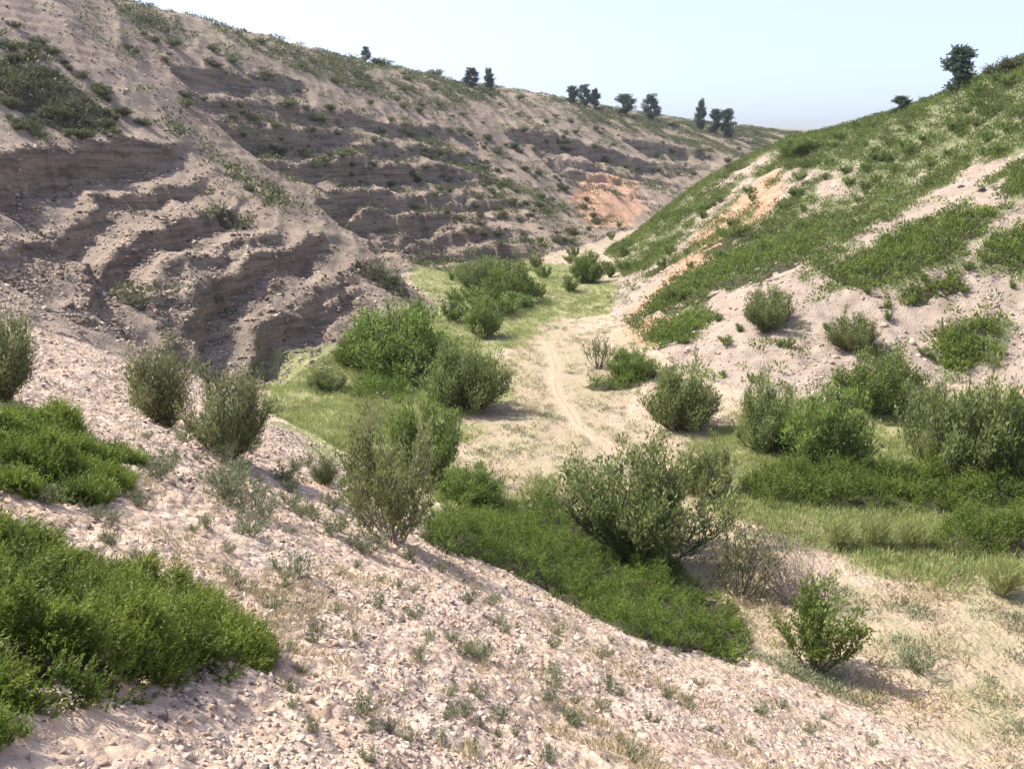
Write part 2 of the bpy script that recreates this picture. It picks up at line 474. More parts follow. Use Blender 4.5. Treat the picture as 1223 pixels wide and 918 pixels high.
def ground_material():
    m, t, out = new_mat('ground')
    b = NB(t)
    pos = b.n('ShaderNodeNewGeometry').outputs['Position']
    z1 = b.n('ShaderNodeVertexColor', layer_name='zone').outputs['Color']
    z2 = b.n('ShaderNodeVertexColor', layer_name='zone2').outputs['Color']
    s1 = b.n('ShaderNodeSeparateColor', i={0: z1}).outputs
    s2 = b.n('ShaderNodeSeparateColor', i={0: z2}).outputs
    big = b.noise(pos, 0.12, 5, 0.6)
    med = b.noise(pos, 1.1, 6, 0.65)
    fine = b.noise(pos, 9.0, 6, 0.7)
    vfine = b.noise(pos, 38.0, 3, 0.7)
    # stony scree: pinkish grey stones with pale and dark ones
    vor = b.n('ShaderNodeTexVoronoi', feature='F1', i={'Vector': pos, 'Scale': 13.0, 'Randomness': 1.0})
    vsep = b.n('ShaderNodeSeparateColor', i={0: vor.outputs['Color']}).outputs
    vor2 = b.n('ShaderNodeTexVoronoi', feature='F1', i={'Vector': pos, 'Scale': 3.0, 'Randomness': 1.0})
    v2sep = b.n('ShaderNodeSeparateColor', i={0: vor2.outputs['Color']}).outputs
    scree = b.mix(vsep[0], (0.38, 0.26, 0.18), (0.57, 0.445, 0.335))
    scree = b.mix(b.m('MULTIPLY', v2sep[1], 0.55), scree, (0.40, 0.295, 0.235))
    scree = b.mix(b.ramp(med, 0.45, 0.75), scree, (0.52, 0.42, 0.34))
    scree = b.mix(b.m('MULTIPLY', b.ramp(vsep[1], 0.82, 0.9), 0.7), scree, (0.2, 0.17, 0.16))
    # hillside debris a bit greyer and darker than the fresh scree
    debris = b.mix(b.ramp(big, 0.35, 0.65), (0.185, 0.14, 0.10), (0.275, 0.21, 0.155))
    debris = b.mix(b.m('MULTIPLY', v2sep[0], 0.6), debris, (0.15, 0.12, 0.10))
    debris = b.mix(b.ramp(med, 0.55, 0.72), debris, (0.32, 0.24, 0.18))
    soil = b.mix(b.ramp(med, 0.35, 0.65), (0.25, 0.19, 0.145), (0.36, 0.29, 0.23))
    base = b.mix(b.ramp(s2[1], 0.0, 0.45), scree, b.mix(b.m('MULTIPLY', v2sep[1], 0.5), soil, (0.24, 0.2, 0.17)))
    base = b.mix(b.ramp(s2[1], 0.5, 1.0), base, debris)
    # bedrock in the ledges: thin beds, dark grey-brown
    sepz = b.n('ShaderNodeSeparateXYZ', i={0: pos}).outputs
    zz = b.n('ShaderNodeCombineXYZ', i={0: b.m('MULTIPLY', sepz[0], 0.15), 1: b.m('MULTIPLY', sepz[1], 0.15), 2: b.m('MULTIPLY', sepz[2], 5.0)}).outputs[0]
    beds = b.noise(zz, 1.0, 5, 0.7)
    zz2 = b.n('ShaderNodeCombineXYZ', i={0: b.m('MULTIPLY', sepz[0], 0.35), 1: b.m('MULTIPLY', sepz[1], 0.35), 2: b.m('MULTIPLY', sepz[2], 2.2)}).outputs[0]
    beds2 = b.noise(zz2, 1.0, 6, 0.75, 0.4)
    rock = b.mix(b.ramp(b.m('ADD', b.m('MULTIPLY', beds, 0.35), b.m('MULTIPLY', beds2, 0.65)), 0.38, 0.60), (0.075, 0.06, 0.048), (0.27, 0.21, 0.155))
    rock = b.mix(b.m('MULTIPLY', b.ramp(fine, 0.5, 0.8), 0.5), rock, (0.3, 0.25, 0.22))
    base = b.mix(b.ramp(b.m('ADD', s2[0], b.m('MULTIPLY', b.m('SUBTRACT', fine, 0.5), 0.8)), 0.3, 0.6), base, rock)
    # sand with dry grass
    sand = b.mix(b.ramp(fine, 0.3, 0.7), (0.30, 0.23, 0.15), (0.39, 0.305, 0.21))
    sand = b.mix(b.m('MULTIPLY', b.ramp(med, 0.42, 0.62), 0.7), sand, (0.25, 0.235, 0.125))
    base = b.mix(b.ramp(b.m('ADD', s1[1], b.m('MULTIPLY', b.m('SUBTRACT', med, 0.5), 0.6)), 0.3, 0.7), base, sand)
    # orange clay
    clay = b.mix(b.ramp(med, 0.3, 0.7), (0.35, 0.185, 0.105), (0.42, 0.265, 0.175))
    base = b.mix(b.ramp(b.m('ADD', s1[2], b.m('MULTIPLY', b.m('SUBTRACT', med, 0.5), 1.6)), 0.25, 0.85), base, clay)
    # grass floor
    grass = b.mix(b.ramp(fine, 0.35, 0.7), (0.15, 0.18, 0.055), (0.28, 0.29, 0.12))
    grass = b.mix(b.m('MULTIPLY', b.ramp(med, 0.5, 0.7), 0.7), grass, (0.30, 0.26, 0.14))
    base = b.mix(b.m('MULTIPLY', b.ramp(b.m('ADD', s1[0], b.m('MULTIPLY', b.m('SUBTRACT', med, 0.5), 0.9)), 0.35, 0.75), 0.9), base, grass)
    # low scrub tint
    scr = b.mix(b.ramp(fine, 0.35, 0.65), (0.07, 0.10, 0.03), (0.16, 0.19, 0.07))
    base = b.mix(b.m('MULTIPLY', b.ramp(b.m('ADD', s2[2], b.m('MULTIPLY', b.m('SUBTRACT', med, 0.5), 1.3)), 0.45, 0.75), 0.8), base, scr)
    # fine grain
    base = b.mix(b.m('MULTIPLY', b.ramp(vfine, 0.35, 0.75), 0.25), base, (0.55, 0.46, 0.38))
    # worn path
    sa = b.n('ShaderNodeVertexColor', layer_name='zone2').outputs['Alpha']
    base = b.mix(b.ramp(b.m('ADD', b.m('SUBTRACT', 1.0, sa), b.m('MULTIPLY', b.m('SUBTRACT', med, 0.5), 0.35)), 0.25, 0.75), base, b.mix(fine, (0.37, 0.275, 0.185), (0.44, 0.34, 0.24)))
    hmap = b.m('ADD', b.m('MULTIPLY', vor.outputs['Distance'], -0.5), b.m('ADD', b.m('MULTIPLY', fine, 0.5), b.m('MULTIPLY', med, 1.2)))
    hmap = b.m('ADD', hmap, b.m('MULTIPLY', b.m('ADD', b.m('MULTIPLY', beds, 1.2), b.m('MULTIPLY', beds2, 3.0)), s2[0]))
    bump = b.n('ShaderNodeBump', i={'Strength': 0.8, 'Distance': 0.07, 'Height': hmap})
    p = b.n('ShaderNodeBsdfPrincipled', i={'Base Color': base, 'Roughness': 0.95, 'Normal': bump.outputs[0]})
    p.inputs['Specular IOR Level'].default_value = 0.15
    t.links.new(p.outputs[0], out.inputs[0])
    return m


def leaf_material(name, dark, light, trans=0.3, warm=None):
    m, t, out = new_mat(name)
    b = NB(t)
    tint = b.n('ShaderNodeVertexColor', layer_name='tint').outputs['Color']
    s = b.n('ShaderNodeSeparateColor', i={0: tint}).outputs
    col = b.mix(s[0], dark, light)
    if warm:
        col = b.mix(b.ramp(s[1], 0.78, 0.98), col, warm)
    oi = b.n('ShaderNodeObjectInfo').outputs['Random']
    hs = b.n('ShaderNodeHueSaturation', i={'Color': col, 'Value': b.m('ADD', 0.85, b.m('MULTIPLY', oi, 0.3)), 'Hue': b.m('ADD', 0.49, b.m('MULTIPLY', oi, 0.02))})
    col = hs.outputs[0]
    p = b.n('ShaderNodeBsdfPrincipled', i={'Base Color': col, 'Roughness': 0.6})
    p.inputs['Specular IOR Level'].default_value = 0.3
    tr = b.n('ShaderNodeBsdfTranslucent', i={'Color': col})
    mx = b.n('ShaderNodeMixShader', i={0: trans, 1: p.outputs[0], 2: tr.outputs[0]})
    t.links.new(mx.outputs[0], out.inputs[0])
    return m


def plain_material(name, c1, c2, scale=8.0, rough=0.9, bumpd=0.02):
    m, t, out = new_mat(name)
    b = NB(t)
    pos = b.n('ShaderNodeTexCoord').outputs['Object']
    n = b.noise(pos, scale, 5, 0.65)
    bp = b.n('ShaderNodeBump', i={'Strength': 0.6, 'Distance': bumpd, 'Height': n})
    p = b.n('ShaderNodeBsdfPrincipled', i={'Base Color': b.mix(b.ramp(n, 0.3, 0.7), c1, c2), 'Roughness': rough, 'Normal': bp.outputs[0]})
    p.inputs['Specular IOR Level'].default_value = 0.2
    t.links.new(p.outputs[0], out.inputs[0])
    return m


def stone_material():
    m, t, out = new_mat('stone')
    b = NB(t)
    tint = b.n('ShaderNodeVertexColor', layer_name='tint').outputs['Color']
    pos = b.n('ShaderNodeNewGeometry').outputs['Position']
    n = b.noise(pos, 30, 3, 0.7)
    col = b.mix(b.m('MULTIPLY', b.ramp(n, 0.4, 0.8), 0.3), tint, (0.33, 0.27, 0.22))
    p = b.n('ShaderNodeBsdfPrincipled', i={'Base Color': col, 'Roughness': 0.9})
    p.inputs['Specular IOR Level'].default_value = 0.2
    t.links.new(p.outputs[0], out.inputs[0])
    return m


M_GROUND = ground_material()
M_STONE = stone_material()
M_BARK = plain_material('bark', (0.09, 0.07, 0.055), (0.2, 0.165, 0.135), 20)
M_GREYBARK = plain_material('grey_bark', (0.18, 0.15, 0.14), (0.36, 0.31, 0.29), 20)
M_UNDER = plain_material('juniper_wood_shade', (0.03, 0.028, 0.018), (0.07, 0.058, 0.035), 14)  # very dark wood brown, standing in for shade inside the mats
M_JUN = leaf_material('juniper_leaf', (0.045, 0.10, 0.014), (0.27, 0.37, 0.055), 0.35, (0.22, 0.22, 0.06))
M_JUN2 = leaf_material('juniper_leaf_dark', (0.035, 0.08, 0.012), (0.21, 0.30, 0.042), 0.32, (0.18, 0.20, 0.05))  # a darker green of juniper foliage
M_WILLOW = leaf_material('willow_leaf', (0.07, 0.105, 0.032), (0.32, 0.38, 0.13), 0.38, (0.28, 0.28, 0.12))
M_OLIVE = leaf_material('olive_leaf', (0.085, 0.11, 0.042), (0.27, 0.30, 0.13), 0.35, (0.3, 0.27, 0.14))
M_FRESH = leaf_material('fresh_leaf', (0.065, 0.115, 0.022), (0.27, 0.37, 0.08), 0.38, (0.26, 0.28, 0.09))
M_SCRUB = leaf_material('scrub_leaf', (0.05, 0.07, 0.03), (0.17, 0.19, 0.08), 0.3, (0.18, 0.15, 0.08))
M_COVER = leaf_material('cover_leaf', (0.07, 0.115, 0.026), (0.25, 0.34, 0.08), 0.36, (0.25, 0.22, 0.11))
M_PINE = leaf_material('pine_needles', (0.045, 0.075, 0.055), (0.15, 0.20, 0.13), 0.3)
M_GRASS = leaf_material('grass_blade', (0.17, 0.22, 0.06), (0.42, 0.46, 0.18), 0.4, (0.48, 0.41, 0.24))
M_STRAW = leaf_material('straw', (0.30, 0.25, 0.13), (0.52, 0.45, 0.27), 0.3)
M_TUFT = leaf_material('tuft_leaf', (0.10, 0.125, 0.065), (0.27, 0.31, 0.18), 0.3, (0.38, 0.33, 0.2))
M_DEAD = plain_material('dead_twig', (0.20, 0.165, 0.155), (0.36, 0.30, 0.28), 20)

# ------------------------------------------------------------------ terrain objects
pathd, _, pt_t, _ = poly_dist(GX, GY, PATH, closed=False)
pathm = 1 - sstep(0.05, 0.5, pathd + 0.12 * fbm(GX, GY, 0.8, 2))
debrism = np.clip(0.8 * (WHICH == 2) + 1.0 * (WHICH == 3) + 0.45 * (WHICH == 4), 0, 1).astype(np.float32)
scr_t = np.clip(Z_SCRUB * 0.5 + Z_GREEN * 0.95, 0, 1)
wild = ((np.abs(AZ) > R(41)) | (RAD > 150)) * 0.45
zone1 = np.stack([Z_GRASS, np.maximum(Z_SAND, 0.5 * (WHICH == 0)), Z_ORANGE], -1).reshape(-1, 3)
zone2 = np.stack([ROCK, debrism, np.maximum(scr_t, wild * hill), 1 - pathm], -1).reshape(-1, 4)
VERT = np.stack([GX, GY, ZT], -1).reshape(-1, 3)
nr, nc = GX.shape
ridx, cidx = np.meshgrid(np.arange(nr - 1), np.arange(nc - 1), indexing='ij')
a0 = (ridx * nc + cidx).ravel()
FACES = np.stack([a0, a0 + nc, a0 + nc + 1, a0 + 1], -1)[:, ::-1]
# seal the seam at azimuth 180 and the small hole under the viewpoint
a1 = (np.arange(nr - 1) * nc + nc - 1); b1 = np.arange(nr - 1) * nc
FACES = np.vstack([FACES, np.stack([a1, b1, b1 + nc, a1 + nc], -1)])
reg = WHICH.reshape(-1)[FACES[:, 0]]
names = {0: 'valley_floor', 1: 'foreground_slope', 2: 'spur_hillside', 3: 'ridge_hillside', 4: 'right_hillside'}
slab = {0: 'grassy sandy valley floor', 1: 'pale stony scree slope in the foreground', 2: 'near spur with curved rock ledges',
        3: 'long banded hillside rising to the ridge', 4: 'green and stony hillside on the right'}
for k, nm in names.items():
    f = FACES[reg == k]
    used = np.unique(f)
    remap = np.zeros(len(VERT), np.int32); remap[used] = np.arange(len(used))
    o = mesh_np(nm, VERT[used], remap[f], M_GROUND, smooth=True, attrs={'zone': zone1[used], 'zone2': zone2[used]})
    tag(o, slab[k], None, None, 'structure')
cc = np.vstack([VERT[:nc], [[0, 0, float(ZT[0].mean())]]])
ff = np.stack([np.arange(nc), np.full(nc, nc), (np.arange(nc) + 1) % nc], -1)
z1c = np.vstack([zone1[:nc], zone1[:1]]); z2c = np.vstack([zone2[:nc], zone2[:1]])
o = mesh_np('slope_patch', cc, ff, M_GROUND, smooth=True, attrs={'zone': z1c, 'zone2': z2c}); tag(o, 'stony ground underfoot', kind='structure')

# the path as its own strip lying on the floor, its edges dipping under the ground
L = np.concatenate([[0], np.cumsum(np.hypot(*np.diff(PATH, axis=0).T))])
ts = np.arange(0, L[-1], 0.12)
px = np.interp(ts, L, PATH[:, 0]); py = np.interp(ts, L, PATH[:, 1])
ker = np.ones(9) / 9
px = np.convolve(np.pad(px, 4, 'edge'), ker, 'valid'); py = np.convolve(np.pad(py, 4, 'edge'), ker, 'valid')
tx = np.gradient(px); ty = np.gradient(py); tl = np.hypot(tx, ty) + 1e-9
cr = np.linspace(-1, 1, 9)
wd = 0.15 + 0.07 * perlin(ts * 0.6, ts * 0 + 3)
PX = px[:, None] - (ty / tl)[:, None] * cr * wd[:, None] * -1; PY = py[:, None] - (tx / tl)[:, None] * cr * wd[:, None]
PZ = height(PX, PY) + 0.012 - 0.05 * np.abs(cr) ** 3
nP = len(ts)
gi = (np.arange(nP - 1)[:, None] * 9 + np.arange(8)).ravel()
o = mesh_np('footpath', np.stack([PX, PY, PZ], -1).reshape(-1, 3), np.stack([gi, gi + 1, gi + 10, gi + 9], -1), M_GROUND, smooth=True,
            attrs={'zone': np.tile([0, 1, 0], (nP * 9, 1)), 'zone2': np.tile([0, 0, 0, 0], (nP * 9, 1))})
tag(o, 'narrow worn sandy footpath winding up the valley floor', kind='structure')
#==VEG==
# ------------------------------------------------------------------ plant parts (numpy)
def unit(v):
    return v / (np.linalg.norm(v, axis=-1, keepdims=True) + 1e-9)


def leaves(C, D, size, width, rng, tint=None, droop=0.0):
    """diamond leaves: centre C, direction D"""
    n = len(C)
    size = np.broadcast_to(size, (n,))[:, None]; width = np.broadcast_to(width, (n,))[:, None]
    D = unit(D)
    side = unit(np.cross(D, rng.normal(size=(n, 3))))
    nrm = np.cross(D, side)
    a = C; b = C + D * size * 0.45 + side * width * 0.5 + nrm * width * 0.15
    c = C + D * size; d = C + D * size * 0.45 - side * width * 0.5 + nrm * width * 0.15
    V = np.stack([a, b, c, d], 1).reshape(-1, 3)
    F = np.arange(n * 4).reshape(-1, 4)
    t0 = rng.random(n) if tint is None else tint
    T = np.stack([np.clip(t0, 0, 1), rng.random(n), rng.random(n)], -1)
    return V, F, np.repeat(T, 4, 0)


def tubes(paths, radii, sides=4):
    """list of (k,3) polylines with per-point radii -> one quad mesh"""
    VV, FF, off = [], [], 0
    ang = np.arange(sides) / sides * 2 * math.pi
    for P, r in zip(paths, radii):
        P = np.asarray(P); k = len(P)
        T = unit(np.gradient(P, axis=0))
        ref = np.array([0.3, 0.9, 0.2]); A = unit(np.cross(T, ref)); B = np.cross(T, A)
        ring = P[:, None] + (A[:, None] * np.cos(ang)[None, :, None] + B[:, None] * np.sin(ang)[None, :, None]) * np.asarray(r)[:, None, None]
        VV.append(ring.reshape(-1, 3))
        i = np.arange(k - 1)[:, None] * sides; j = np.arange(sides)[None]; j2 = (j + 1) % sides
        FF.append(np.stack([i + j, i + j2, i + sides + j2, i + sides + j], -1).reshape(-1, 4) + off)
        off += k * sides
    return np.vstack(VV), np.vstack(FF)


def bush_arrays(rng, stems=14, spread=0.55, subs=9, leafn=7000, lsize=0.04, lwid=0.016, upright=0.6, bare=0.25, flat=1.0, seglen=0.34, stemr=0.012, clump=0.05, dome=0.28, irr=0.0):
    """unit-height shrub: fanning stems, side shoots and leaves strung along the shoots"""
    paths, rad_ = [], []
    shoots = []
    for k in range(stems):
        ph = rng.uniform(0, 2 * math.pi); out = spread * math.sqrt(rng.uniform(0.02, 1))
        hh = rng.uniform(0.72, 1.02) * (1 - dome * (out / max(spread, .01)) ** 2)
        fct = 1 - irr * rng.random() ** 1.5; hh *= fct; out *= 0.5 + 0.5 * fct
        b0 = np.array([math.cos(ph), math.sin(ph), 0]) * 0.05 * rng.random()
        tip = np.array([math.cos(ph) * out, math.sin(ph) * out, hh])
        t = np.linspace(0, 1, 8)[:, None]
        mid = np.array([math.cos(ph) * out * 0.75, math.sin(ph) * out * 0.75, hh * 0.42])
        P = (1 - t) ** 2 * b0 + 2 * t * (1 - t) * mid + t * t * tip
        P[1:-1] += rng.normal(0, 0.012, (6, 3))
        paths.append(P); rad_.append(stemr * (1 - 0.8 * t[:, 0]) * rng.uniform(0.7, 1.2))
        shoots.append((P, bare + 0.15, 1.0))
        for q in range(subs):
            tt = rng.uniform(bare, 0.95)
            i = tt * 7; i0 = int(i); p0 = P[i0] + (P[min(i0 + 1, 7)] - P[i0]) * (i - i0)
            dirn = unit(P[min(i0 + 1, 7)] - P[i0])
            d = unit(rng.normal(size=3) * np.array([1, 1, 0.5]))
            d = unit(dirn * 0.5 + d * (1 - upright * 0.6) + np.array([0, 0, upright]))
            ln = seglen * rng.uniform(0.5, 1.1) * (1.15 - tt * 0.5)
            s = np.linspace(0, 1, 5)[:, None]
            Q = p0 + d * ln * s + np.array([0, 0, 0.10 * ln]) * s ** 2 + rng.normal(0, 0.006, (5, 3)) * s
            paths.append(Q); rad_.append(stemr * 0.42 * (1 - 0.75 * s[:, 0]))
            shoots.append((Q, 0.05, 1.0))
    V1, F1 = tubes(paths, rad_, 4)
    # leaves
    w = np.array([np.linalg.norm(np.diff(P, axis=0), axis=1).sum() * (0.5 if i0 > 0.1 else 1) for P, i0, _ in shoots]); w /= w.sum()
    cnt = rng.multinomial(leafn, w)
    C, D = [], []
    for (P, s0, s1), n in zip(shoots, cnt):
        if n == 0: continue
        k = len(P) - 1
        t = s0 + (s1 - s0) * rng.random(n) ** 0.8; i = t * k; i0 = np.minimum(i.astype(int), k - 1)
        p = P[i0] + (P[i0 + 1] - P[i0]) * (i - i0)[:, None]
        d = unit(P[i0 + 1] - P[i0]) * 0.75 + unit(rng.normal(size=(n, 3))) * 0.7 + np.array([0, 0, 0.25])
        C.append(p + rng.normal(0, clump, (n, 3)) * np.array([1, 1, 0.8])); D.append(d)
    C = np.vstack(C); D = np.vstack(D)
    C[:, 2] = np.maximum(C[:, 2], 0.02)
    hsh = perlin(C[:, 0] * 6 + 11, C[:, 2] * 6 + C[:, 1] * 6)
    tint = 0.5 + 0.35 * hsh + rng.normal(0, 0.16, len(C))
    V2, F2, T2 = leaves(C, D, lsize * rng.uniform(0.6, 1.3, len(C)), lwid * rng.uniform(0.7, 1.2, len(C)), rng, tint)
    V1[:, 2] *= flat; V2[:, 2] *= flat
    return (V1, F1), (V2, F2, T2)


class Proto:
    """one plant model whose meshes are shared by its copies"""
    def __init__(s, kind, lmat, bmat, seed, parts=('stems', 'foliage'), **kw):
        rng = np.random.default_rng(seed)
        (V1, F1), (V2, F2, T2) = bush_arrays(rng, **kw)
        s.kind = kind
        s.parts = []
        s.first = None
        A = V2 if len(V2) > len(V1) / 3 else V1
        s.H = np.percentile(A[:, 2], 98); s.W = 2 * np.percentile(np.hypot(A[:, 0], A[:, 1]), 94)
        s.data = [(parts[0], V1, F1, bmat, None), (parts[1], V2, F2, lmat, T2)]

    def place(s, p, h, w=None, rot=None, label=None, cat=None, group=None, tilt=(0, 0), sink=0.04, bare=False):
        root = bpy.data.objects.new(s.kind, None); COL.objects.link(root)
        root.empty_display_size = 0.1
        w = w or h
        root.location = (p[0], p[1], p[2] - sink * h)
        root.rotation_euler = (tilt[0], tilt[1], random.uniform(0, 6.28) if rot is None else rot)
        root.scale = (w, w, h)
        if s.first is None:
            s.first = []
            for nm, V, F, m, T in s.data:
                if V is None or len(V) == 0: continue
                o = mesh_np(nm, V, F, m, root, attrs={'tint': T} if T is not None else None)
                s.first.append(o)
        else:
            for src in s.first:
                if bare and src.name.startswith('foliage'): continue
                c = src.copy(); COL.objects.link(c); c.parent = root
        tag(root, label, cat, group)
        return root


def H1(x, y):
    return float(height(np.array([x]), np.array([y]))[0])


def at(u, v):
    p = survey(u, v)
    return p


# per-plant unit width of a proto is about 2*spread; width argument below is in units of metres wide / that
P_WILLOW = [Proto('upright_shrub', M_WILLOW, M_GREYBARK, 11, irr=0.5, dome=0.5, stems=18, spread=0.5, subs=12, leafn=8500, lsize=0.034, lwid=0.014, upright=0.5, bare=0.34, stemr=0.011, clump=0.022),
            Proto('upright_shrub', M_WILLOW, M_BARK, 12, irr=0.5, dome=0.45, stems=24, spread=0.66, subs=13, leafn=17000, lsize=0.036, lwid=0.014, upright=0.55, bare=0.22, stemr=0.012, clump=0.024)]
P_OLIVE = [Proto('olive_green_bush', M_OLIVE, M_BARK, 21, irr=0.4, dome=0.55, stems=26, spread=0.46, subs=12, leafn=12000, lsize=0.036, lwid=0.014, upright=0.4, bare=0.05, clump=0.028)]
P_ROUND = [Proto('rounded_bush', M_FRESH, M_BARK, 31, irr=0.45, stems=46, spread=0.62, subs=11, leafn=17000, lsize=0.045, lwid=0.017, upright=0.45, bare=0.06, seglen=0.24, clump=0.035, dome=0.62),
           Proto('rounded_bush', M_WILLOW, M_BARK, 32, irr=0.45, stems=46, spread=0.66, subs=11, leafn=17000, lsize=0.045, lwid=0.017, upright=0.6, bare=0.08, seglen=0.25, clump=0.035, dome=0.6),
           Proto('rounded_bush', M_FRESH, M_GREYBARK, 33, irr=0.45, stems=38, spread=0.6, subs=11, leafn=14000, lsize=0.048, lwid=0.018, upright=0.55, bare=0.22, seglen=0.26, clump=0.035, dome=0.5)]
P_SMALL = [Proto('leafy_shrub', M_FRESH, M_BARK, 41, stems=15, spread=0.5, subs=9, leafn=4600, lsize=0.055, lwid=0.022, upright=0.55, bare=0.15, clump=0.024)]
P_THIN = [Proto('sparse_shrub', M_OLIVE, M_BARK, 51, stems=15, spread=0.5, subs=9, leafn=1700, lsize=0.045, lwid=0.018, upright=0.5, bare=0.45, stemr=0.014, clump=0.02)]
P_DEAD = [Proto('dead_bush', M_STRAW, M_DEAD, 61, stems=34, spread=0.6, subs=13, leafn=300, lsize=0.03, lwid=0.01, upright=0.35, bare=0.2, stemr=0.008)]

NAMED = [
    # proto, base pixel, height px, width px, label
    (P_WILLOW[0], (468, 645), 150, 126, 'tall grey-green shrub with bare stems left of the central juniper mat', 'upright_shrub'),
    (P_WILLOW[1], (778, 668), 138, 190, 'wide dark-stemmed shrub standing behind the central juniper mat', 'upright_shrub'),
    (P_THIN[0], (882, 712), 92, 84, 'sparse shrub with bare crooked stems at the right tip of the central juniper mat', 'sparse_shrub'),
    (P_DEAD[0], (948, 722), 78, 92, 'dead grey twiggy bush behind the small leafy shrub', 'dead_bush'),
    (P_SMALL[0], (975, 798), 106, 92, 'small leafy green shrub throwing a long shadow at the foot of the scree', 'leafy_shrub'),
    (P_OLIVE[0], (275, 545), 104, 92, 'dark olive bush with a shadow beside it on the edge of the scree', 'olive_green_bush'),
    (P_OLIVE[0], (198, 508), 96, 80, 'pale olive bush to the left of the dark olive bush', 'olive_green_bush'),
    (P_OLIVE[0], (5, 478), 105, 80, 'olive bush cut by the left edge above the mid juniper mat', 'olive_green_bush'),
    (P_ROUND[0], (480, 448), 82, 132, 'widest bright green bush on the left side of the valley floor', 'rounded_bush'),
    (P_ROUND[1], (556, 488), 78, 94, 'round green bush casting its shadow onto the bare sand', 'rounded_bush'),
    (P_ROUND[2], (510, 575), 100, 84, 'dense green bush tucked behind the tall grey-green shrub', 'rounded_bush'),
    (P_ROUND[0], (565, 606), 50, 72, 'low dark green bush between the tall shrub and the central juniper mat', 'rounded_bush'),
    (P_ROUND[1], (812, 512), 74, 78, 'round green bush at the foot of the right-hand slope', 'rounded_bush'),
    (P_ROUND[2], (752, 452), 36, 52, 'small dark rounded bush above a juniper skirt beside the path', 'rounded_bush'),
    (P_ROUND[1], (918, 540), 80, 72, 'green bush with grey stems, left one of the pair above the juniper strip', 'rounded_bush'),
    (P_ROUND[0], (988, 562), 96, 90, 'dense green bush with deep shade beneath, above the juniper strip', 'rounded_bush'),
    (P_ROUND[2], (1044, 492), 72, 92, 'bright green bush with bare grey lower stems on the slope foot', 'rounded_bush'),
    (P_ROUND[1], (1018, 418), 40, 54, 'pale green bush on the stony slope above the bare-stemmed bush', 'rounded_bush'),
    (P_ROUND[1], (1146, 572), 118, 122, 'largest green bush at the right, behind the juniper strip', 'rounded_bush'),
    (P_ROUND[2], (1216, 582), 112, 80, 'tall green bush cut by the right edge of the picture', 'rounded_bush'),
    (P_ROUND[1], (918, 392), 46, 56, 'pale feathery bush alone on the stony right-hand slope', 'rounded_bush'),
    (P_ROUND[0], (612, 362), 46, 66, 'green bush in the thicket where the valley narrows', 'rounded_bush'),
    (P_ROUND[1], (572, 345), 36, 56, 'yellow-green bush behind the thicket at the spur foot', 'rounded_bush'),
    (P_ROUND[2], (577, 402), 42, 44, 'small bush leaning over the grass left of the path', 'rounded_bush'),
    (P_ROUND[0], (702, 337), 34, 36, 'isolated dark bush at the far end of the valley floor', 'rounded_bush'),
    (P_ROUND[0], (425, 440), 40, 44, 'low bush in the grass left of the widest bush', 'rounded_bush'),
    (P_ROUND[1], (390, 468), 26, 44, 'pale low bush in the green hollow below the spur', 'rounded_bush'),
    (P_WILLOW[0], (1100, 508), 56, 60, 'thin pale bush between two big green bushes on the right', 'upright_shrub'),
    (P_OLIVE[0], (388, 578), 34, 30, 'small pale shrub on the rim of the scree near the green hollow', 'olive_green_bush'),
    (P_THIN[0], (714, 440), 38, 40, 'thin greyish bush left of the dark rounded bush', 'sparse_shrub'),
    (P_ROUND[1], (840, 592), 60, 60, 'yellowish green bush behind the wide dark-stemmed shrub', 'rounded_bush'),
    (P_ROUND[2], (950, 188), 24, 40, 'bright bush on the shoulder of the right-hand hill', 'rounded_bush'),
]
CATS = {'upright_shrub': 'shrub', 'sparse_shrub': 'shrub', 'dead_bush': 'dead bush', 'leafy_shrub': 'shrub', 'olive_green_bush': 'bush', 'rounded_bush': 'bush'}
SPR = {id(P_WILLOW[0]): 1.12, id(P_WILLOW[1]): 1.45, id(P_THIN[0]): 1.2, id(P_DEAD[0]): 1.35, id(P_SMALL[0]): 1.1, id(P_OLIVE[0]): 1.12,
       id(P_ROUND[0]): 1.5, id(P_ROUND[1]): 1.65, id(P_ROUND[2]): 1.4}
for pr, (u, v), hp, wp, label, kind in NAMED:
    p = at(u, v)
    if p is None: continue
    dist = p[1] / ray(u, v)[1]          # depth scale: metres per unit ray
    mpp = dist / FPX
    pr.place(p, hp * mpp / pr.H, wp * mpp / pr.W, label=label, cat=CATS[kind])
# dead bush stays almost bare; dead stems are shared in one model

# ------------------------------------------------------------------ juniper mats
def in_poly(x, y, P):
    d, ins, _, _ = poly_dist(np.asarray(x, np.float32), np.asarray(y, np.float32), P)
    return np.where(ins, d, -d)


def mat_polygon(pix, shrink=1.0):
    P = line_xy(pix)
    return P


def tufts(X, Y, s):
    ix = np.floor(X / s).astype(int); iy = np.floor(Y / s).astype(int)
    best = np.full(X.shape, 9e9); bx = np.zeros_like(X); by = np.zeros_like(X); bh = np.zeros_like(X)
    for a in (-1, 0, 1):
        for c in (-1, 0, 1):
            h = _P[_P[(ix + a) & 511] + ((iy + c) & 511)]
            h2 = _P[_P[(ix + a + 77) & 511] + ((iy + c + 31) & 511)]
            cx = (ix + a + 0.1 + 0.8 * h / 512) * s; cy = (iy + c + 0.1 + 0.8 * h2 / 512) * s
            d = np.hypot(X - cx, Y - cy); k = d < best
            best = np.where(k, d, best); bx = np.where(k, X - cx, bx); by = np.where(k, Y - cy, by); bh = np.where(k, ((h * 7 + h2) % 512) / 512, bh)
    return best / s, bx / s, by / s, bh


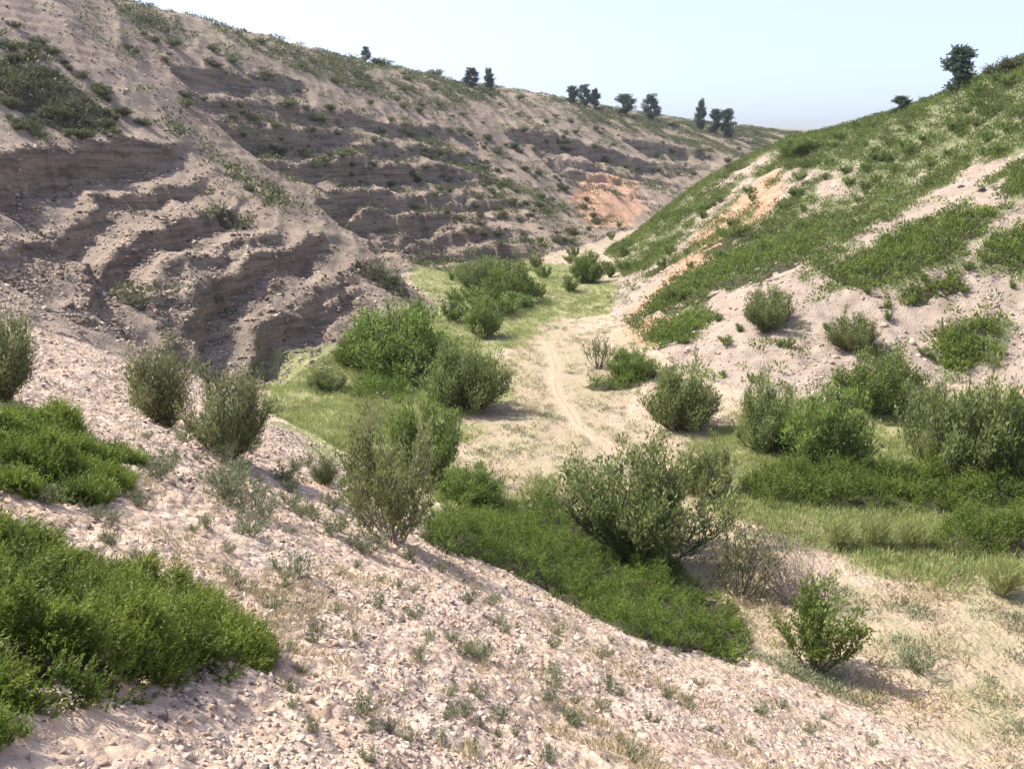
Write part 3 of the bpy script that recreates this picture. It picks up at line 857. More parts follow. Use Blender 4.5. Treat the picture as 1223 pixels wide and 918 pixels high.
def juniper(pix, hgt, spray, n, label, edge=0.35, group=None, mat_=None, seed=5, leafw=0.30, per=13, name='creeping_juniper', cat='juniper', lump=0.6, tuft=None):
    rng = np.random.default_rng(seed)
    P = line_xy(pix)
    lo, hi = P.min(0), P.max(0)
    ctr = (lo + hi) / 2
    base = np.array([ctr[0], ctr[1], H1(*ctr)])
    m = mat_ or M_JUN
    N = int(n * 3.2)
    X = rng.uniform(lo[0], hi[0], N); Y = rng.uniform(lo[1], hi[1], N)
    wob = fbm(X, Y, edge * 3.2, 3)
    d = in_poly(X, Y, P) + wob * edge * 0.7
    ragg = fbm(X + 9, Y, max(edge * 0.45, 0.09), 2)
    k = (d > -0.02) & ((d > edge * 0.9) | (ragg > -0.25)) & (rng.random(N) < np.clip(0.75 + 1.5 * fbm(X, Y + 3, max(edge * 0.5, 0.1), 2), 0.12, 1))
    X, Y, d = X[k][:int(n * 1.35)], Y[k][:int(n * 1.35)], d[k][:int(n * 1.35)]

    def top(X, Y, d):
        f = np.clip(d / edge, 0, 1) ** 0.55
        lumps = 0.72 + lump * fbm(X + seed, Y, max(edge * 1.2, 0.3), 3) + 0.75 * lump * fbm(X, Y + 3, max(edge * 0.5, 0.1), 2)
        return hgt * f * np.clip(lumps, 0.12, 1.6)
    ts_ = tuft or spray * 1.35
    wx, wy = fbm(X, Y, ts_ * 2, 2) * ts_ * 0.5, fbm(X + 40, Y, ts_ * 2, 2) * ts_ * 0.5
    td, tdx, tdy, th = tufts(X + wx, Y + wy, ts_)
    kk = (td < 0.40 + 0.12 * (th - 0.5)) | (rng.random(len(X)) < 0.07)
    X, Y, d, td, tdx, tdy, th = X[kk], Y[kk], d[kk], td[kk], tdx[kk], tdy[kk], th[kk]
    h = top(X, Y, d)
    e = 0.04
    G = height(X, Y)
    # spray axis: outward over the surface + up
    ph = rng.uniform(0, 2 * math.pi, len(X))
    gx = (top(X + e, Y, in_poly(X + e, Y, P) + fbm(X + e, Y, edge * 3.2, 3) * edge * 0.7) - h) / e
    gy = (top(X, Y + e, in_poly(X, Y + e, P) + fbm(X, Y + e, edge * 3.2, 3) * edge * 0.7) - h) / e
    gl = np.clip(np.hypot(gx, gy), 1e-3, 2.0) / (np.hypot(gx, gy) + 1e-6)
    A = np.stack([np.cos(ph) * 0.45 - gx * gl * 0.4 + tdx * 1.7, np.sin(ph) * 0.45 - gy * gl * 0.4 + tdy * 1.7, rng.uniform(0.05, 0.75, len(X))], -1)
    A = unit(A)
    depth = rng.random(len(X)) ** 2.2 * 0.55
    S = np.stack([X, Y, G + h * (1 - depth) * (1.25 - 2.4 * np.minimum(td, 0.7) ** 2 + 0.5 * (th - 0.5)) - spray * 0.12], -1)
    ln = spray * rng.uniform(0.6, 1.25, len(X))
    sp_t = 0.42 + 0.25 * fbm(X, Y, max(edge * 0.5, .12), 2) + 0.5 * (th - 0.5) + rng.normal(0, 0.12, len(X))
    C, D, SZ, T = [], [], [], []
    for j in range(per):
        t = (j + 0.5) / per
        bend = np.array([0, 0, 0.4]) * t * t
        p = S + A * (ln * t)[:, None] + bend * ln[:, None]
        dr = A + unit(rng.normal(size=(len(X), 3))) * 0.75
        C.append(p); D.append(dr); SZ.append(ln * (0.34 - 0.16 * t)); T.append(sp_t + 0.25 * (t - 0.5))
    C = np.vstack(C); D = np.vstack(D); SZ = np.concatenate(SZ); T = np.concatenate(T)
    V, F, TT = leaves(C, D, SZ, SZ * leafw, rng, T)
    root = bpy.data.objects.new(name, None); COL.objects.link(root); root.location = base
    mesh_np('foliage', V - base, F, m, root, attrs={'tint': TT})
    # dark filler sheet under the sprays; its woody brown also stands for inner shade
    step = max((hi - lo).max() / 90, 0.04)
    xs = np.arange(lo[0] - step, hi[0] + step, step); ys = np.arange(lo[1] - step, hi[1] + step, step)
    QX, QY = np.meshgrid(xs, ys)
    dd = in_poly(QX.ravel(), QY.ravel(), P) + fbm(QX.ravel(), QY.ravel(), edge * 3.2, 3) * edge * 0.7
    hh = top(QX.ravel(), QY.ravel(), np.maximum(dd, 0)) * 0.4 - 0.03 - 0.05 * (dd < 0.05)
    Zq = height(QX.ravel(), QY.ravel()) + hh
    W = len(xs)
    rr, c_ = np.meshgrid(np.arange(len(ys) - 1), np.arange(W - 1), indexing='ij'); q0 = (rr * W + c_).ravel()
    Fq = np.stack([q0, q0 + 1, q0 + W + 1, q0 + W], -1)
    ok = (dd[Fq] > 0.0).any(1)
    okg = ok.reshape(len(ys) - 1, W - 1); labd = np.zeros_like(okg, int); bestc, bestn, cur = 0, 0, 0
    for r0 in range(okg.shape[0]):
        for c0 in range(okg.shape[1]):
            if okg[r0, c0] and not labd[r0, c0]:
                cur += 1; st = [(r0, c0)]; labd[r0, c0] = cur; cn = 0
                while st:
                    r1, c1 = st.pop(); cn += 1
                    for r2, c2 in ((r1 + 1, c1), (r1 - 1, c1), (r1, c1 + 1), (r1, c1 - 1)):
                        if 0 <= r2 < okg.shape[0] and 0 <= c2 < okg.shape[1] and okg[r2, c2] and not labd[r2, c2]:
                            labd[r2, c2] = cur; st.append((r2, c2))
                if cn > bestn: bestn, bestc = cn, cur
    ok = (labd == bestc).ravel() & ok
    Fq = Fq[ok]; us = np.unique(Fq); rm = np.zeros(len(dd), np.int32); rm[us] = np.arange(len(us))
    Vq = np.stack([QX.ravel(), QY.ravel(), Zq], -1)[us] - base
    if len(Fq): mesh_np('shade_filler', Vq, rm[Fq], M_UNDER, root, smooth=True)
    tag(root, label, cat, group)
    return root


juniper([(-90, 632), (0, 646), (60, 660), (110, 690), (160, 703), (215, 720), (265, 735), (320, 772), (332, 800), (275, 816), (200, 832), (120, 845), (40, 860), (-90, 870)], 0.16, 0.078, 38000,
        'bright green creeping juniper in the near left corner of the scree', edge=0.22, seed=5, per=13, leafw=0.32, lump=1.0, tuft=0.21)
juniper([(-60, 505), (0, 505), (60, 500), (110, 530), (150, 548), (172, 590), (168, 608), (90, 605), (0, 590), (-60, 590)], 0.20, 0.11, 20000,
        'creeping juniper lying up the slope from the corner one', edge=0.5, seed=6, per=14, leafw=0.33, lump=1.0, tuft=0.32)
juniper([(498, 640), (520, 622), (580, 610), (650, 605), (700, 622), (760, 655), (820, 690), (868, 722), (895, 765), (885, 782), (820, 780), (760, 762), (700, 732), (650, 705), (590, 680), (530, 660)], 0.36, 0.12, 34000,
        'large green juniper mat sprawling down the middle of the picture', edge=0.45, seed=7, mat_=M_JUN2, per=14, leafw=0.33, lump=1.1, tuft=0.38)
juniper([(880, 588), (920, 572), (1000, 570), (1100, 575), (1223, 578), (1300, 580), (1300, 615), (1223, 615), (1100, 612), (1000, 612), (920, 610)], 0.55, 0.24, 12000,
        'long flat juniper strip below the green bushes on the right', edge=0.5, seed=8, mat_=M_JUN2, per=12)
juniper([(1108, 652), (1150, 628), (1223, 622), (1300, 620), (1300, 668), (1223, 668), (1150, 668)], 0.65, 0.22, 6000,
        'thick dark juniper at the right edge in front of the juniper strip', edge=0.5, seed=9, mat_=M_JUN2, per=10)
juniper([(690, 462), (735, 452), (775, 440), (790, 446), (770, 462), (720, 470)], 0.35, 0.3, 1500,
        'small juniper skirt around the dark rounded bush beside the path', edge=0.5, seed=10, mat_=M_JUN2, per=9)
juniper([(-60, 860), (0, 862), (16, 876), (4, 900), (-40, 915)], 0.06, 0.05, 1200,
        'scrap of juniper at the very bottom left corner', edge=0.1, seed=11, per=10)
juniper([(410, 462), (470, 455), (500, 470), (470, 482), (420, 478)], 0.45, 0.3, 2000, 'low dark green juniper spread in front of the widest bush', edge=0.6, seed=12, mat_=M_JUN2, per=9)
RIGHT_MATS = [
    ([(770, 376), (790, 352), (840, 325), (900, 300), (950, 292), (992, 290), (960, 315), (900, 340), (850, 360), (800, 374)], 3200, 'long juniper streak running down the right-hand slope to the path'),
    ([(778, 418), (795, 392), (830, 372), (855, 370), (845, 388), (810, 410)], 1300, 'juniper patch at the lower tip of the right-hand slope'),
    ([(985, 350), (998, 320), (1040, 295), (1090, 268), (1150, 255), (1188, 252), (1170, 280), (1130, 315), (1080, 345), (1020, 352)], 3200, 'broad juniper patch in the stony middle of the right-hand slope'),
    ([(1170, 318), (1180, 290), (1223, 275), (1290, 270), (1290, 322), (1223, 326)], 1300, 'juniper patch at the right edge halfway up the slope'),
    ([(1050, 368), (1080, 340), (1140, 322), (1150, 338), (1110, 362)], 700, 'thin juniper patch just below the broad one'),
    ([(1105, 425), (1120, 400), (1170, 390), (1198, 398), (1180, 430), (1140, 445)], 1300, 'juniper patch above the largest green bush'),
    ([(1190, 228), (1223, 208), (1290, 200), (1290, 240), (1223, 236)], 800, 'juniper patch high at the right edge'),
    ([(832, 300), (870, 282), (905, 262), (912, 278), (880, 300), (850, 312)], 800, 'juniper beside the orange clay strip'),
]
for i, (px_, n, lb) in enumerate(RIGHT_MATS):
    juniper(px_, 0.30, 0.32, int(n * 1.3), lb, edge=0.9, seed=20 + i, mat_=M_JUN, per=9, leafw=0.5, lump=0.9)
LEFT_MATS = [
    ([(-40, 130), (0, 70), (60, 85), (120, 125), (138, 155), (90, 160), (40, 145), (0, 130)], 1800, 'dark juniper mass high on the near spur at the left edge'),
    ([(425, 318), (455, 320), (485, 345), (495, 358), (470, 352), (440, 335)], 500, 'dark juniper streak on the nose of the near spur'),
    ([(120, 335), (150, 340), (178, 362), (160, 366), (135, 352)], 350, 'green juniper sprig in the dark cleft of the near spur'),
    ([(248, 245), (280, 262), (300, 275), (262, 272), (245, 258)], 300, 'juniper clump under the middle ledge of the near spur'),
]
for i, (px_, n, lb) in enumerate(LEFT_MATS):
    juniper(px_, 0.4, 0.3, n, lb, edge=0.8, seed=40 + i, mat_=M_SCRUB, per=10, leafw=0.5, lump=1.0)

# ------------------------------------------------------------------ trees on the skyline
def pine_proto(seed, wide=0.34, kind='pine_tree'):
    rng = np.random.default_rng(seed)
    paths, rad_ = [], []
    t = np.linspace(0, 1, 7)
    P = np.stack([0.03 * np.sin(t * 3), 0.02 * np.cos(t * 4), t * 0.95], -1)
    paths.append(P); rad_.append(0.03 * (1 - 0.85 * t))
    C, D = [], []
    for k in range(40):
        zt = rng.uniform(0.07, 0.96); ph = rng.uniform(0, 6.28)
        ln = wide * (1.12 - zt) ** 0.6 * rng.uniform(0.3, 1.25) * (0.55 + 0.45 * min(1, (zt - 0.1) / 0.25))
        s = np.linspace(0, 1, 4)[:, None]
        d = np.array([math.cos(ph), math.sin(ph), rng.uniform(0.1, 0.6)])
        p0 = np.array([np.interp(zt, t, P[:, 0]), np.interp(zt, t, P[:, 1]), zt * 0.95])
        Q = p0 + d * ln * s
        paths.append(Q); rad_.append(0.009 * (1 - 0.7 * s[:, 0]))
        n = 75
        tt = rng.uniform(0.3, 1.05, n)[:, None]
        C.append(p0 + d * ln * tt + rng.normal(0, 0.035, (n, 3))); D.append(d + rng.normal(0, 0.8, (n, 3)) + np.array([0, 0, 0.3]))
    V1, F1 = tubes(paths, rad_, 5)
    C = np.vstack(C); D = np.vstack(D)
    tint = 0.45 + 0.3 * perlin(C[:, 0] * 5, C[:, 2] * 5) + rng.normal(0, 0.15, len(C))
    V2, F2, T2 = leaves(C, D, 0.085, 0.035, rng, tint)
    pr = Proto.__new__(Proto)
    pr.kind = kind; pr.first = None
    pr.data = [('trunk', V1, F1, M_BARK, None), ('crown', V2, F2, M_PINE, T2)]
    return pr


PINES = [pine_proto(71, 0.36), pine_proto(72, 0.42), pine_proto(73, 0.30)]
TREES = [
    (437, 74, 17, 13, 'small lone pine farthest left on the skyline'),
    (563, 106, 22, 20, 'pine on the skyline, left one of the close pair'),
    (583, 108, 24, 18, 'pine on the skyline, right one of the close pair'),
    (683, 124, 20, 17, 'leftmost pine of the dense clump on the skyline'),
    (698, 126, 22, 20, 'middle pine of the dense clump on the skyline'),
    (711, 128, 20, 18, 'rightmost pine of the dense clump on the skyline'),
    (745, 138, 24, 30, 'broad pine right of the dense skyline clump'),
    (777, 143, 27, 22, 'pointed pine right of the broad one on the skyline'),
    (837, 156, 34, 18, 'slender pine at the left of the far right-hand trio'),
    (853, 160, 28, 18, 'middle pine of the far right-hand trio'),
    (868, 164, 30, 22, 'right pine of the far right-hand trio'),
    (1143, 108, 48, 50, 'largest pine, on the crest of the right-hand hill'),
    (1074, 137, 21, 26, 'small round pine below the largest one on the right-hand crest'),
]


def skyline(u, v):
    """crest point on this bearing: the ground point nearest the skyline"""
    for dv in range(0, 30, 1):
        p = survey(u, v + dv)
        if p is not None: return p
    return None


for i, (u, v, hp, wp, lb) in enumerate(TREES):
    p = skyline(u, v)
    if p is None: continue
    mpp = p[1] / ray(u, v)[1] / FPX
    PINES[i % 3].place(p, hp * mpp * 1.1, wp * mpp / 0.72, label=lb, cat='pine tree', sink=0.05)

# ------------------------------------------------------------------ low scrub dotted on the hills (copies share a few light models)
P_LO = [Proto('low_scrub_bush', M_SCRUB, M_BARK, 80 + k, stems=12, spread=0.8, subs=5, leafn=1300, lsize=0.11, lwid=0.055, upright=0.35, bare=0.05, flat=0.75, seglen=0.28, stemr=0.012, clump=0.09, dome=0.6) for k in range(3)]

for (u, v), hp, wp, lb in [((1192, 92), 15, 34, 'low dark bush on the right-hand crest a little short of the edge'), ((1214, 84), 16, 40, 'low dark bush at the extreme right of the crest'),
                           ((1105, 122), 9, 26, 'low dark bush on the crest just below the largest pine'), ((455, 78), 8, 26, 'low dark bush on the skyline beside the farthest left pine'),
                           ((520, 92), 9, 22, 'low dark bush alone on the skyline between pines')]:
    p = skyline(u, v); mpp = p[1] / ray(u, v)[1] / FPX
    P_LO[0].place(p, hp * mpp / P_LO[0].H, wp * mpp / P_LO[0].W, label=lb, cat='bush')


def scatter_px(polys, n, rng, minsep=0.0):
    out = []
    polys = [np.array(p, float) for p in polys]
    areas = []
    for P in polys:
        x, y = P[:, 0], P[:, 1]
        areas.append(abs(np.dot(x, np.roll(y, 1)) - np.dot(y, np.roll(x, 1))) / 2)
    areas = np.array(areas) / sum(areas)
    while len(out) < n:
        P = polys[rng.choice(len(polys), p=areas)]
        u = rng.uniform(P[:, 0].min(), P[:, 0].max()); v = rng.uniform(P[:, 1].min(), P[:, 1].max())
        _, ins, _, _ = poly_dist(np.array([u], np.float32), np.array([v], np.float32), P)
        if not ins[0]: continue
        p = survey(u, v)
        if p is not None: out.append(p)
    return out


rng = np.random.default_rng(99)
ridge_polys = [[(150, 10), (340, 55), (560, 105), (640, 118), (640, 170), (560, 150), (400, 125), (250, 90), (150, 60)],
               [(200, 110), (400, 130), (640, 170), (720, 260), (680, 300), (560, 290), (400, 210), (260, 160)],
               [(640, 118), (900, 155), (960, 160), (900, 200), (800, 215), (720, 200), (640, 165)],
               [(420, 130), (560, 150), (700, 260), (640, 262), (520, 200)]]
pts_ = scatter_px(ridge_polys, 290, rng)
for p in pts_:
    if height(np.array([p[0]]), np.array([p[1]])) is None: continue
    h = rng.uniform(0.35, 0.95) * (0.7 + p[1] / 250)
    P_LO[rng.integers(3)].place(p, h, h * rng.uniform(0.9, 1.5), label='low dark scrub bush scattered over the long banded hillside', cat='scrub bush', group='scrub bushes on the banded hillside')
spur_polys = [[(190, 125), (260, 190), (345, 240), (430, 290), (500, 350), (480, 345), (400, 298), (310, 235), (225, 185)],
              [(0, 20), (60, 60), (150, 130), (190, 160), (60, 170), (0, 150)]]
for p in scatter_px(spur_polys, 75, rng):
    h = rng.uniform(0.3, 0.8)
    P_LO[rng.integers(3)].place(p, h, h * rng.uniform(0.9, 1.4), label='low dark scrub bush on the crest line of the near spur', cat='scrub bush', group='scrub bushes on the near spur')

P_HEATH = [Proto('green_broom_bush', M_COVER, M_BARK, 90 + k, stems=12, spread=0.62, subs=5, leafn=900, lsize=0.15, lwid=0.05, upright=0.8, bare=0.05, seglen=0.3, stemr=0.015, clump=0.05) for k in range(2)]
for p in scatter_px([[(742, 293), (850, 235), (930, 192), (1000, 162), (1223, 80), (1223, 180), (1050, 235), (940, 300), (800, 370), (745, 330)]], 90, rng):
    h = rng.uniform(0.4, 0.95)
    P_HEATH[rng.integers(2)].place(p, h, h * rng.uniform(0.8, 1.3), label='green broom bush among the low cover of the right-hand hill', cat='broom bush', group='broom bushes on the right-hand hill')
for p in scatter_px([[(800, 400), (1000, 300), (1223, 330), (1223, 450), (900, 460), (820, 440)]], 26, rng):
    h = rng.uniform(0.25, 0.5)
    P_HEATH[rng.integers(2)].place(p, h, h * rng.uniform(0.9, 1.3), label='small green bush rooted in the bare stones of the right-hand slope', cat='broom bush', group='small bushes on the bare right-hand slope')
for p in scatter_px([[(540, 320), (690, 312), (735, 330), (640, 370), (560, 400), (530, 380)], [(640, 290), (745, 270), (750, 330), (680, 318)]], 40, rng):
    h = rng.uniform(0.6, 1.4)
    P_HEATH[rng.integers(2)].place(p, h, h * rng.uniform(0.8, 1.3), label='leafy bush of the thicket filling the narrow end of the valley', cat='thicket bush', group='thicket at the end of the valley')

# ------------------------------------------------------------------ small plants on the foreground scree
P_TUFT = []
for k in range(3):
    P_TUFT.append(Proto('scree_tuft', M_TUFT, M_BARK, 100 + k, stems=16, spread=0.75, subs=3, leafn=420, lsize=0.2, lwid=0.05, upright=0.7, bare=0.05, seglen=0.3, stemr=0.01, clump=0.05))
SPECIAL = [((300, 640), 26, 56, 'broad sage-green tuft on the scree in line with the olive bush'), ((350, 690), 26, 58, 'spreading yellow-green tuft lower on the scree than the sage-green one'),
           ((560, 720), 16, 30, 'greyish tuft just below the juniper mat in mid picture'), ((575, 835), 14, 24, 'bright yellow-green sprig low in the middle of the scree'),
           ((440, 660), 26, 60, 'pale green tuft at the foot of the tall grey-green shrub'), ((1096, 802), 26, 50, 'sage tuft on the sandy floor right of the shrub shadows')]
for (u, v), hp, wp, lb in SPECIAL:
    p = at(u, v); mpp = p[1] / ray(u, v)[1] / FPX
    P_TUFT[0].place(p, hp * mpp * 1.2, wp * mpp / 1.6, label=lb, cat='tuft')
for p in scatter_px([[(0, 620), (180, 520), (400, 560), (500, 660), (700, 745), (900, 800), (1100, 880), (1000, 918), (330, 918), (340, 800), (200, 700), (0, 640)]], 130, rng):
    h = rng.uniform(0.05, 0.13) * (0.6 + p[1] / 14)
    P_TUFT[rng.integers(3)].place(p, h, h * rng.uniform(0.8, 1.3), label='small grey-green tuft growing between the pale stones of the near scree', cat='tuft', group='small tufts on the near scree')
for p in scatter_px([[(170, 500), (320, 520), (480, 600), (500, 650), (400, 640), (300, 620), (180, 580)]], 34, rng):
    h = rng.uniform(0.15, 0.32)
    P_TUFT[rng.integers(3)].place(p, h, h * rng.uniform(0.8, 1.2), label='green tuft on the rim of the scree between the olive bushes and the tall shrub', cat='tuft', group='tufts along the scree rim')
P_REED = [Proto('grass_clump', M_GRASS, M_STRAW, 110, stems=50, spread=0.6, subs=3, leafn=1600, lsize=0.3, lwid=0.018, upright=1.0, bare=0.02, seglen=0.4, stemr=0.004, clump=0.03)]
for (u, v), hp, wp, lb in [((1000, 655), 34, 60, 'pale grass clump farthest left in front of the juniper strip'), ((1045, 656), 36, 60, 'pale grass clump in the middle in front of the juniper strip'),
                           ((1088, 658), 36, 54, 'pale grass clump touching the thick dark juniper'), ((1195, 712), 44, 70, 'tall feathery grass clump on the right edge of the sandy floor'),
                           ((1110, 566), 50, 60, 'pale reed clump left of the largest green bush'), ((650, 600), 30, 60, 'grass clump behind the juniper mat near the wide shrub')]:
    p = at(u, v); mpp = p[1] / ray(u, v)[1] / FPX
    P_REED[0].place(p, hp * mpp * 1.1, wp * mpp / 1.5, label=lb, cat='grass clump')


# ------------------------------------------------------------------ uncountable stuff
def attr_at(Zm, x, y):
    return height(x, y, Zm)


def world_pts(n, rmin, rmax, amin, amax, rng, power=1.0):
    """random ground points, denser towards the viewpoint like the stones one can make out"""
    r = np.exp(rng.uniform(math.log(rmin), math.log(rmax), n)) if power == 0 else np.sqrt(rng.uniform(rmin ** 2, rmax ** 2, n))
    a = rng.uniform(R(amin), R(amax), n)
    return r * np.sin(a), r * np.cos(a)


ICO_V = np.array([(0, 0, 1), (.894, 0, .447), (.276, .851, .447), (-.724, .526, .447), (-.724, -.526, .447), (.276, -.851, .447),
                  (.724, .526, -.447), (-.276, .851, -.447), (-.894, 0, -.447), (-.276, -.851, -.447), (.724, -.526, -.447), (0, 0, -1)])
ICO_F = np.array([(0, 1, 2), (0, 2, 3), (0, 3, 4), (0, 4, 5), (0, 5, 1), (1, 6, 2), (2, 7, 3), (3, 8, 4), (4, 9, 5), (5, 10, 1),
                  (2, 6, 7), (3, 7, 8), (4, 8, 9), (5, 9, 10), (1, 10, 6), (6, 11, 7), (7, 11, 8), (8, 11, 9), (9, 11, 10), (10, 11, 6)])


def stones(name, X, Y, S, label, rng, grey=0.0, flat=0.55):
    n = len(X)
    Zg = height(X, Y)
    V = ICO_V[None] * rng.uniform(0.45, 1.35, (n, 12, 1))
    V = V * np.stack([rng.uniform(0.7, 1.3, n), rng.uniform(0.6, 1.1, n), rng.uniform(0.25, 0.7, n) * flat / 0.55], -1)[:, None]
    a = rng.uniform(0, 6.28, n); b = rng.normal(0, 0.45, n)
    ca, sa, cb, sb = np.cos(a), np.sin(a), np.cos(b), np.sin(b)
    x = V[..., 0] * cb[:, None] + V[..., 2] * sb[:, None]; z = -V[..., 0] * sb[:, None] + V[..., 2] * cb[:, None]; y = V[..., 1]
    V = np.stack([x * ca[:, None] - y * sa[:, None], x * sa[:, None] + y * ca[:, None], z], -1) * S[:, None, None]
    V += np.stack([X, Y, Zg + S * 0.12], -1)[:, None]
    F = ICO_F[None] + (np.arange(n) * 12)[:, None, None]
    pal = np.array([(0.54, 0.435, 0.345), (0.47, 0.345, 0.265), (0.55, 0.465, 0.38), (0.38, 0.285, 0.23), (0.27, 0.215, 0.18), (0.50, 0.355, 0.245), (0.14, 0.115, 0.10)])
    pr_ = np.array([.20, .22, .11, .18, .13, .09, .07])
    c = pal[rng.choice(len(pal), n, p=pr_)] * rng.uniform(0.85, 1.12, (n, 1))
    c = c * (1 - 0.25 * grey)
    o = mesh_np(name, V.reshape(-1, 3), F.reshape(-1, 3), M_STONE, attrs={'tint': np.repeat(c, 12, 0)})
    tag(o, label, 'stones', None, 'stuff')
    return o


def which_at(x, y):
    c = np.clip(np.rint(col_of(np.arctan2(x, y))).astype(int), 0, len(az) - 1); r = np.clip(np.rint(np.interp(np.hypot(x, y), rad, np.arange(NRAD))).astype(int), 0, NRAD - 1)
    return WHICH[r, c]


X, Y = world_pts(110000, 1.8, 26, -50, 46, rng, 0)
k = which_at(X, Y) == 1
clus = fbm(X, Y, 1.6, 3)
k &= rng.random(len(X)) < np.clip(0.55 + 1.1 * clus, 0.12, 1)
X, Y = X[k], Y[k]
dist = np.hypot(X, Y)
S = 0.0062 * np.exp(rng.normal(0, 0.6, len(X))) * (0.75 + dist / 7)
S = np.minimum(S, 0.012 + 0.0035 * dist)
stones('scree_stones', X, Y, S, 'pale pinkish stones and gravel strewn over the near scree slope', rng)
X, Y = world_pts(70000, 17, 90, -45, 12, rng, 0)
w_ = which_at(X, Y)
k = (w_ == 2) | (w_ == 3)
k &= rng.random(len(X)) < np.clip(0.5 + 1.2 * fbm(X, Y, 3, 3), 0.05, 1)
X, Y = X[k], Y[k]
S = np.minimum(0.035 * np.exp(rng.normal(0, 0.6, len(X))) * (0.6 + np.hypot(X, Y) / 60), 0.14)
stones('hillside_rubble', X, Y, S, 'grey rubble lying on the ledges and slopes of the left-hand hills', rng, 0.6)
X, Y = world_pts(260000, 17, 170, -45, 14, rng, 0)
k = attr_at(ROCK, X, Y) > 0.35
X, Y = X[k][:13000], Y[k][:13000]
S = np.minimum(0.028 * np.exp(rng.normal(0, 0.6, len(X))) * (0.7 + np.hypot(X, Y) / 45), 0.2)
stones('fallen_blocks', X, Y, S, 'angular grey-brown blocks broken from the rock ledges', rng, 1.6)
X, Y = world_pts(50000, 24, 80, -5, 48, rng, 0)
k = (which_at(X, Y) == 4) & (attr_at(Z_GREEN, X, Y) < 0.5)
k &= rng.random(len(X)) < np.clip(0.5 + 1.2 * fbm(X, Y, 3, 3), 0.05, 1)
X, Y = X[k], Y[k]
S = np.minimum(0.03 * np.exp(rng.normal(0, 0.6, len(X))) * (0.6 + np.hypot(X, Y) / 60), 0.25)
stones('slope_stones', X, Y, S, 'pale stones on the bare strips of the right-hand slope', rng, 0.0)


def clumps(name, X, Y, hgt, wid, per, lsize, lwid, mat_, label, cat, rng, up=0.7):
    n = len(X)
    Zg = height(X, Y)
    base = np.stack([X, Y, Zg], -1)
    C = np.repeat(base, per, 0)
    N = len(C)
    sc = np.repeat(rng.uniform(0.6, 1.3, n), per)
    off = rng.normal(size=(N, 3)) * np.array([0.42, 0.42, 0])
    rr = np.hypot(off[:, 0], off[:, 1])
    off[:, 2] = rng.uniform(-0.05, 1.0, N) * np.exp(-rr ** 2)
    C = C + off * np.stack([wid * sc, wid * sc, hgt * sc], -1)
    D = np.stack([off[:, 0], off[:, 1], np.full(N, up)], -1) + rng.normal(0, 0.35, (N, 3))
    tint = np.repeat(0.5 + 0.4 * fbm(X, Y, 2.5, 3) + rng.normal(0, 0.15, n), per) + rng.normal(0, 0.12, N)
    V, F, T = leaves(C, D, lsize * sc, lwid * sc, rng, tint)
    o = mesh_np(name, V, F, mat_, attrs={'tint': T})
    tag(o, label, cat, None, 'stuff')
    return o


# green cover of the right-hand hill
X, Y = world_pts(80000, 28, 110, -2, 50, rng, 1)
m_ = attr_at(Z_GREEN, X, Y)
k = (which_at(X, Y) == 4) & (rng.random(len(X)) < np.clip(m_ * 1.2 - 0.05 + 0.35 * np.clip(fbm(X + 20, Y, 3, 3), 0, 1), 0, 1) * np.clip(0.7 + 0.9 * fbm(X, Y, 4, 3), 0.4, 1))
X, Y = X[k][:23000], Y[k][:23000]
clumps('heath_cover', X, Y, 0.34, 0.5, 40, 0.16, 0.055, M_COVER, 'low green heath covering the upper right-hand hill', 'heath', rng)
# scrub patches of the left-hand hills
X, Y = world_pts(130000, 25, 260, -42, 25, rng, 1)
m_ = attr_at(Z_SCRUB, X, Y); w_ = which_at(X, Y)
k = ((w_ == 2) | (w_ == 3)) & (rng.random(len(X)) < np.clip(m_ * 0.9 + 0.16 * (w_ == 3) + 0.05, 0, 1) * np.clip(0.5 + 1.6 * fbm(X, Y, 6, 3), 0, 1))
X, Y = X[k][:21000], Y[k][:21000]
clumps('hillside_scrub', X, Y, 0.36, 0.7, 26, 0.22, 0.11, M_SCRUB, 'thin dark scrub growing in bands on the left-hand hillsides', 'scrub', rng, 0.5)
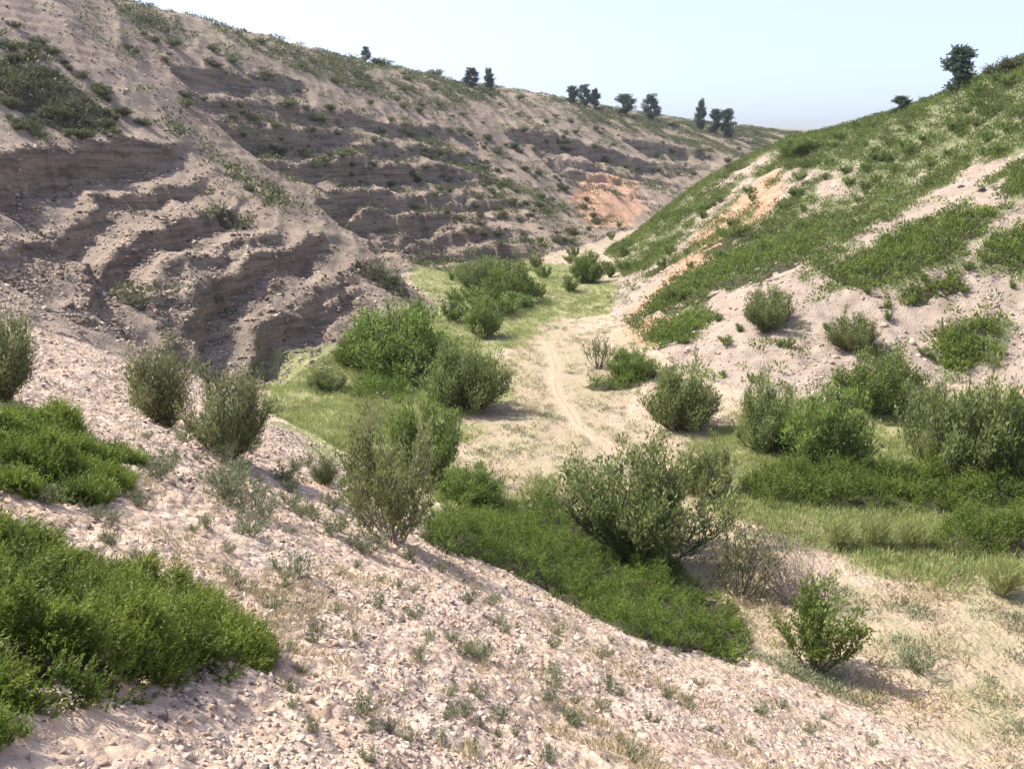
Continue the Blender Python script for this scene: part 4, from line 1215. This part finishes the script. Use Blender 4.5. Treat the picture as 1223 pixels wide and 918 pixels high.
# grass of the floor
X, Y = world_pts(150000, 10, 95, -30, 45, rng, 0)
m_ = attr_at(Z_GRASS, X, Y)
k = (which_at(X, Y) == 0) & (rng.random(len(X)) < np.clip(m_ * np.clip(0.7 + 1.2 * fbm(X, Y, 2.0, 3), 0.1, 1), 0, 1))
X, Y = X[k][:30000], Y[k][:30000]
clumps('floor_grass', X, Y, 0.09, 0.17, 17, 0.15, 0.018, M_GRASS, 'green grass on the moist parts of the valley floor', 'grass', rng, 1.4)
X, Y = world_pts(70000, 9, 80, -20, 45, rng, 0)
m_ = attr_at(Z_SAND, X, Y)
k = (which_at(X, Y) == 0) & (rng.random(len(X)) < np.clip(0.22 + 0.9 * fbm(X, Y, 1.8, 3), 0.02, 0.8)) & (attr_at(pathm.astype(np.float32), X, Y) < 0.2)
X, Y = X[k][:16000], Y[k][:16000]
clumps('dry_grass', X, Y, 0.05, 0.12, 7, 0.11, 0.022, M_STRAW, 'straw-coloured dry grass thinly covering the sandy floor', 'dry grass', rng, 0.8)
X, Y = world_pts(60000, 9, 80, -20, 45, rng, 0)
k = (which_at(X, Y) == 0) & (rng.random(len(X)) < np.clip(0.12 + 0.9 * fbm(X + 50, Y, 1.5, 3), 0.0, 0.7)) & (attr_at(pathm.astype(np.float32), X, Y) < 0.2)
X, Y = X[k][:11000], Y[k][:11000]
clumps('floor_herbs', X, Y, 0.07, 0.16, 22, 0.07, 0.018, M_TUFT, 'grey-green herbs scattered over the valley floor', 'herbs', rng, 0.9)

X, Y = world_pts(60000, 3.8, 24, -48, 46, rng, 0)
k = (which_at(X, Y) == 1) & (rng.random(len(X)) < np.clip(0.10 + 0.9 * fbm(X + 70, Y, 1.3, 3), 0.02, 0.6))
X, Y = X[k][:6500], Y[k][:6500]
clumps('scree_straw', X, Y, 0.03, 0.05, 8, 0.055, 0.007, M_STRAW, 'thin dry grass wisps between the stones of the near scree', 'dry grass', rng, 1.0)

# ------------------------------------------------------------------ thin summer haze
hv = np.array([(x, y, z) for x in (-470, 470) for y in (-470, 470) for z in (-32, 45)], float)
hf = np.array([(0, 1, 3, 2), (4, 6, 7, 5), (0, 4, 5, 1), (2, 3, 7, 6), (0, 2, 6, 4), (1, 5, 7, 3)])
m, t, out = new_mat('haze')
vol = t.nodes.new('ShaderNodeVolumePrincipled')
vol.inputs['Color'].default_value = (0.86, 0.91, 1.0, 1)
vol.inputs['Density'].default_value = 0.0003
vol.inputs['Anisotropy'].default_value = 0.4
t.links.new(vol.outputs[0], out.inputs['Volume'])
tag(mesh_np('haze', hv, hf, m), 'thin pale haze hanging in the valley', None, None, 'stuff')
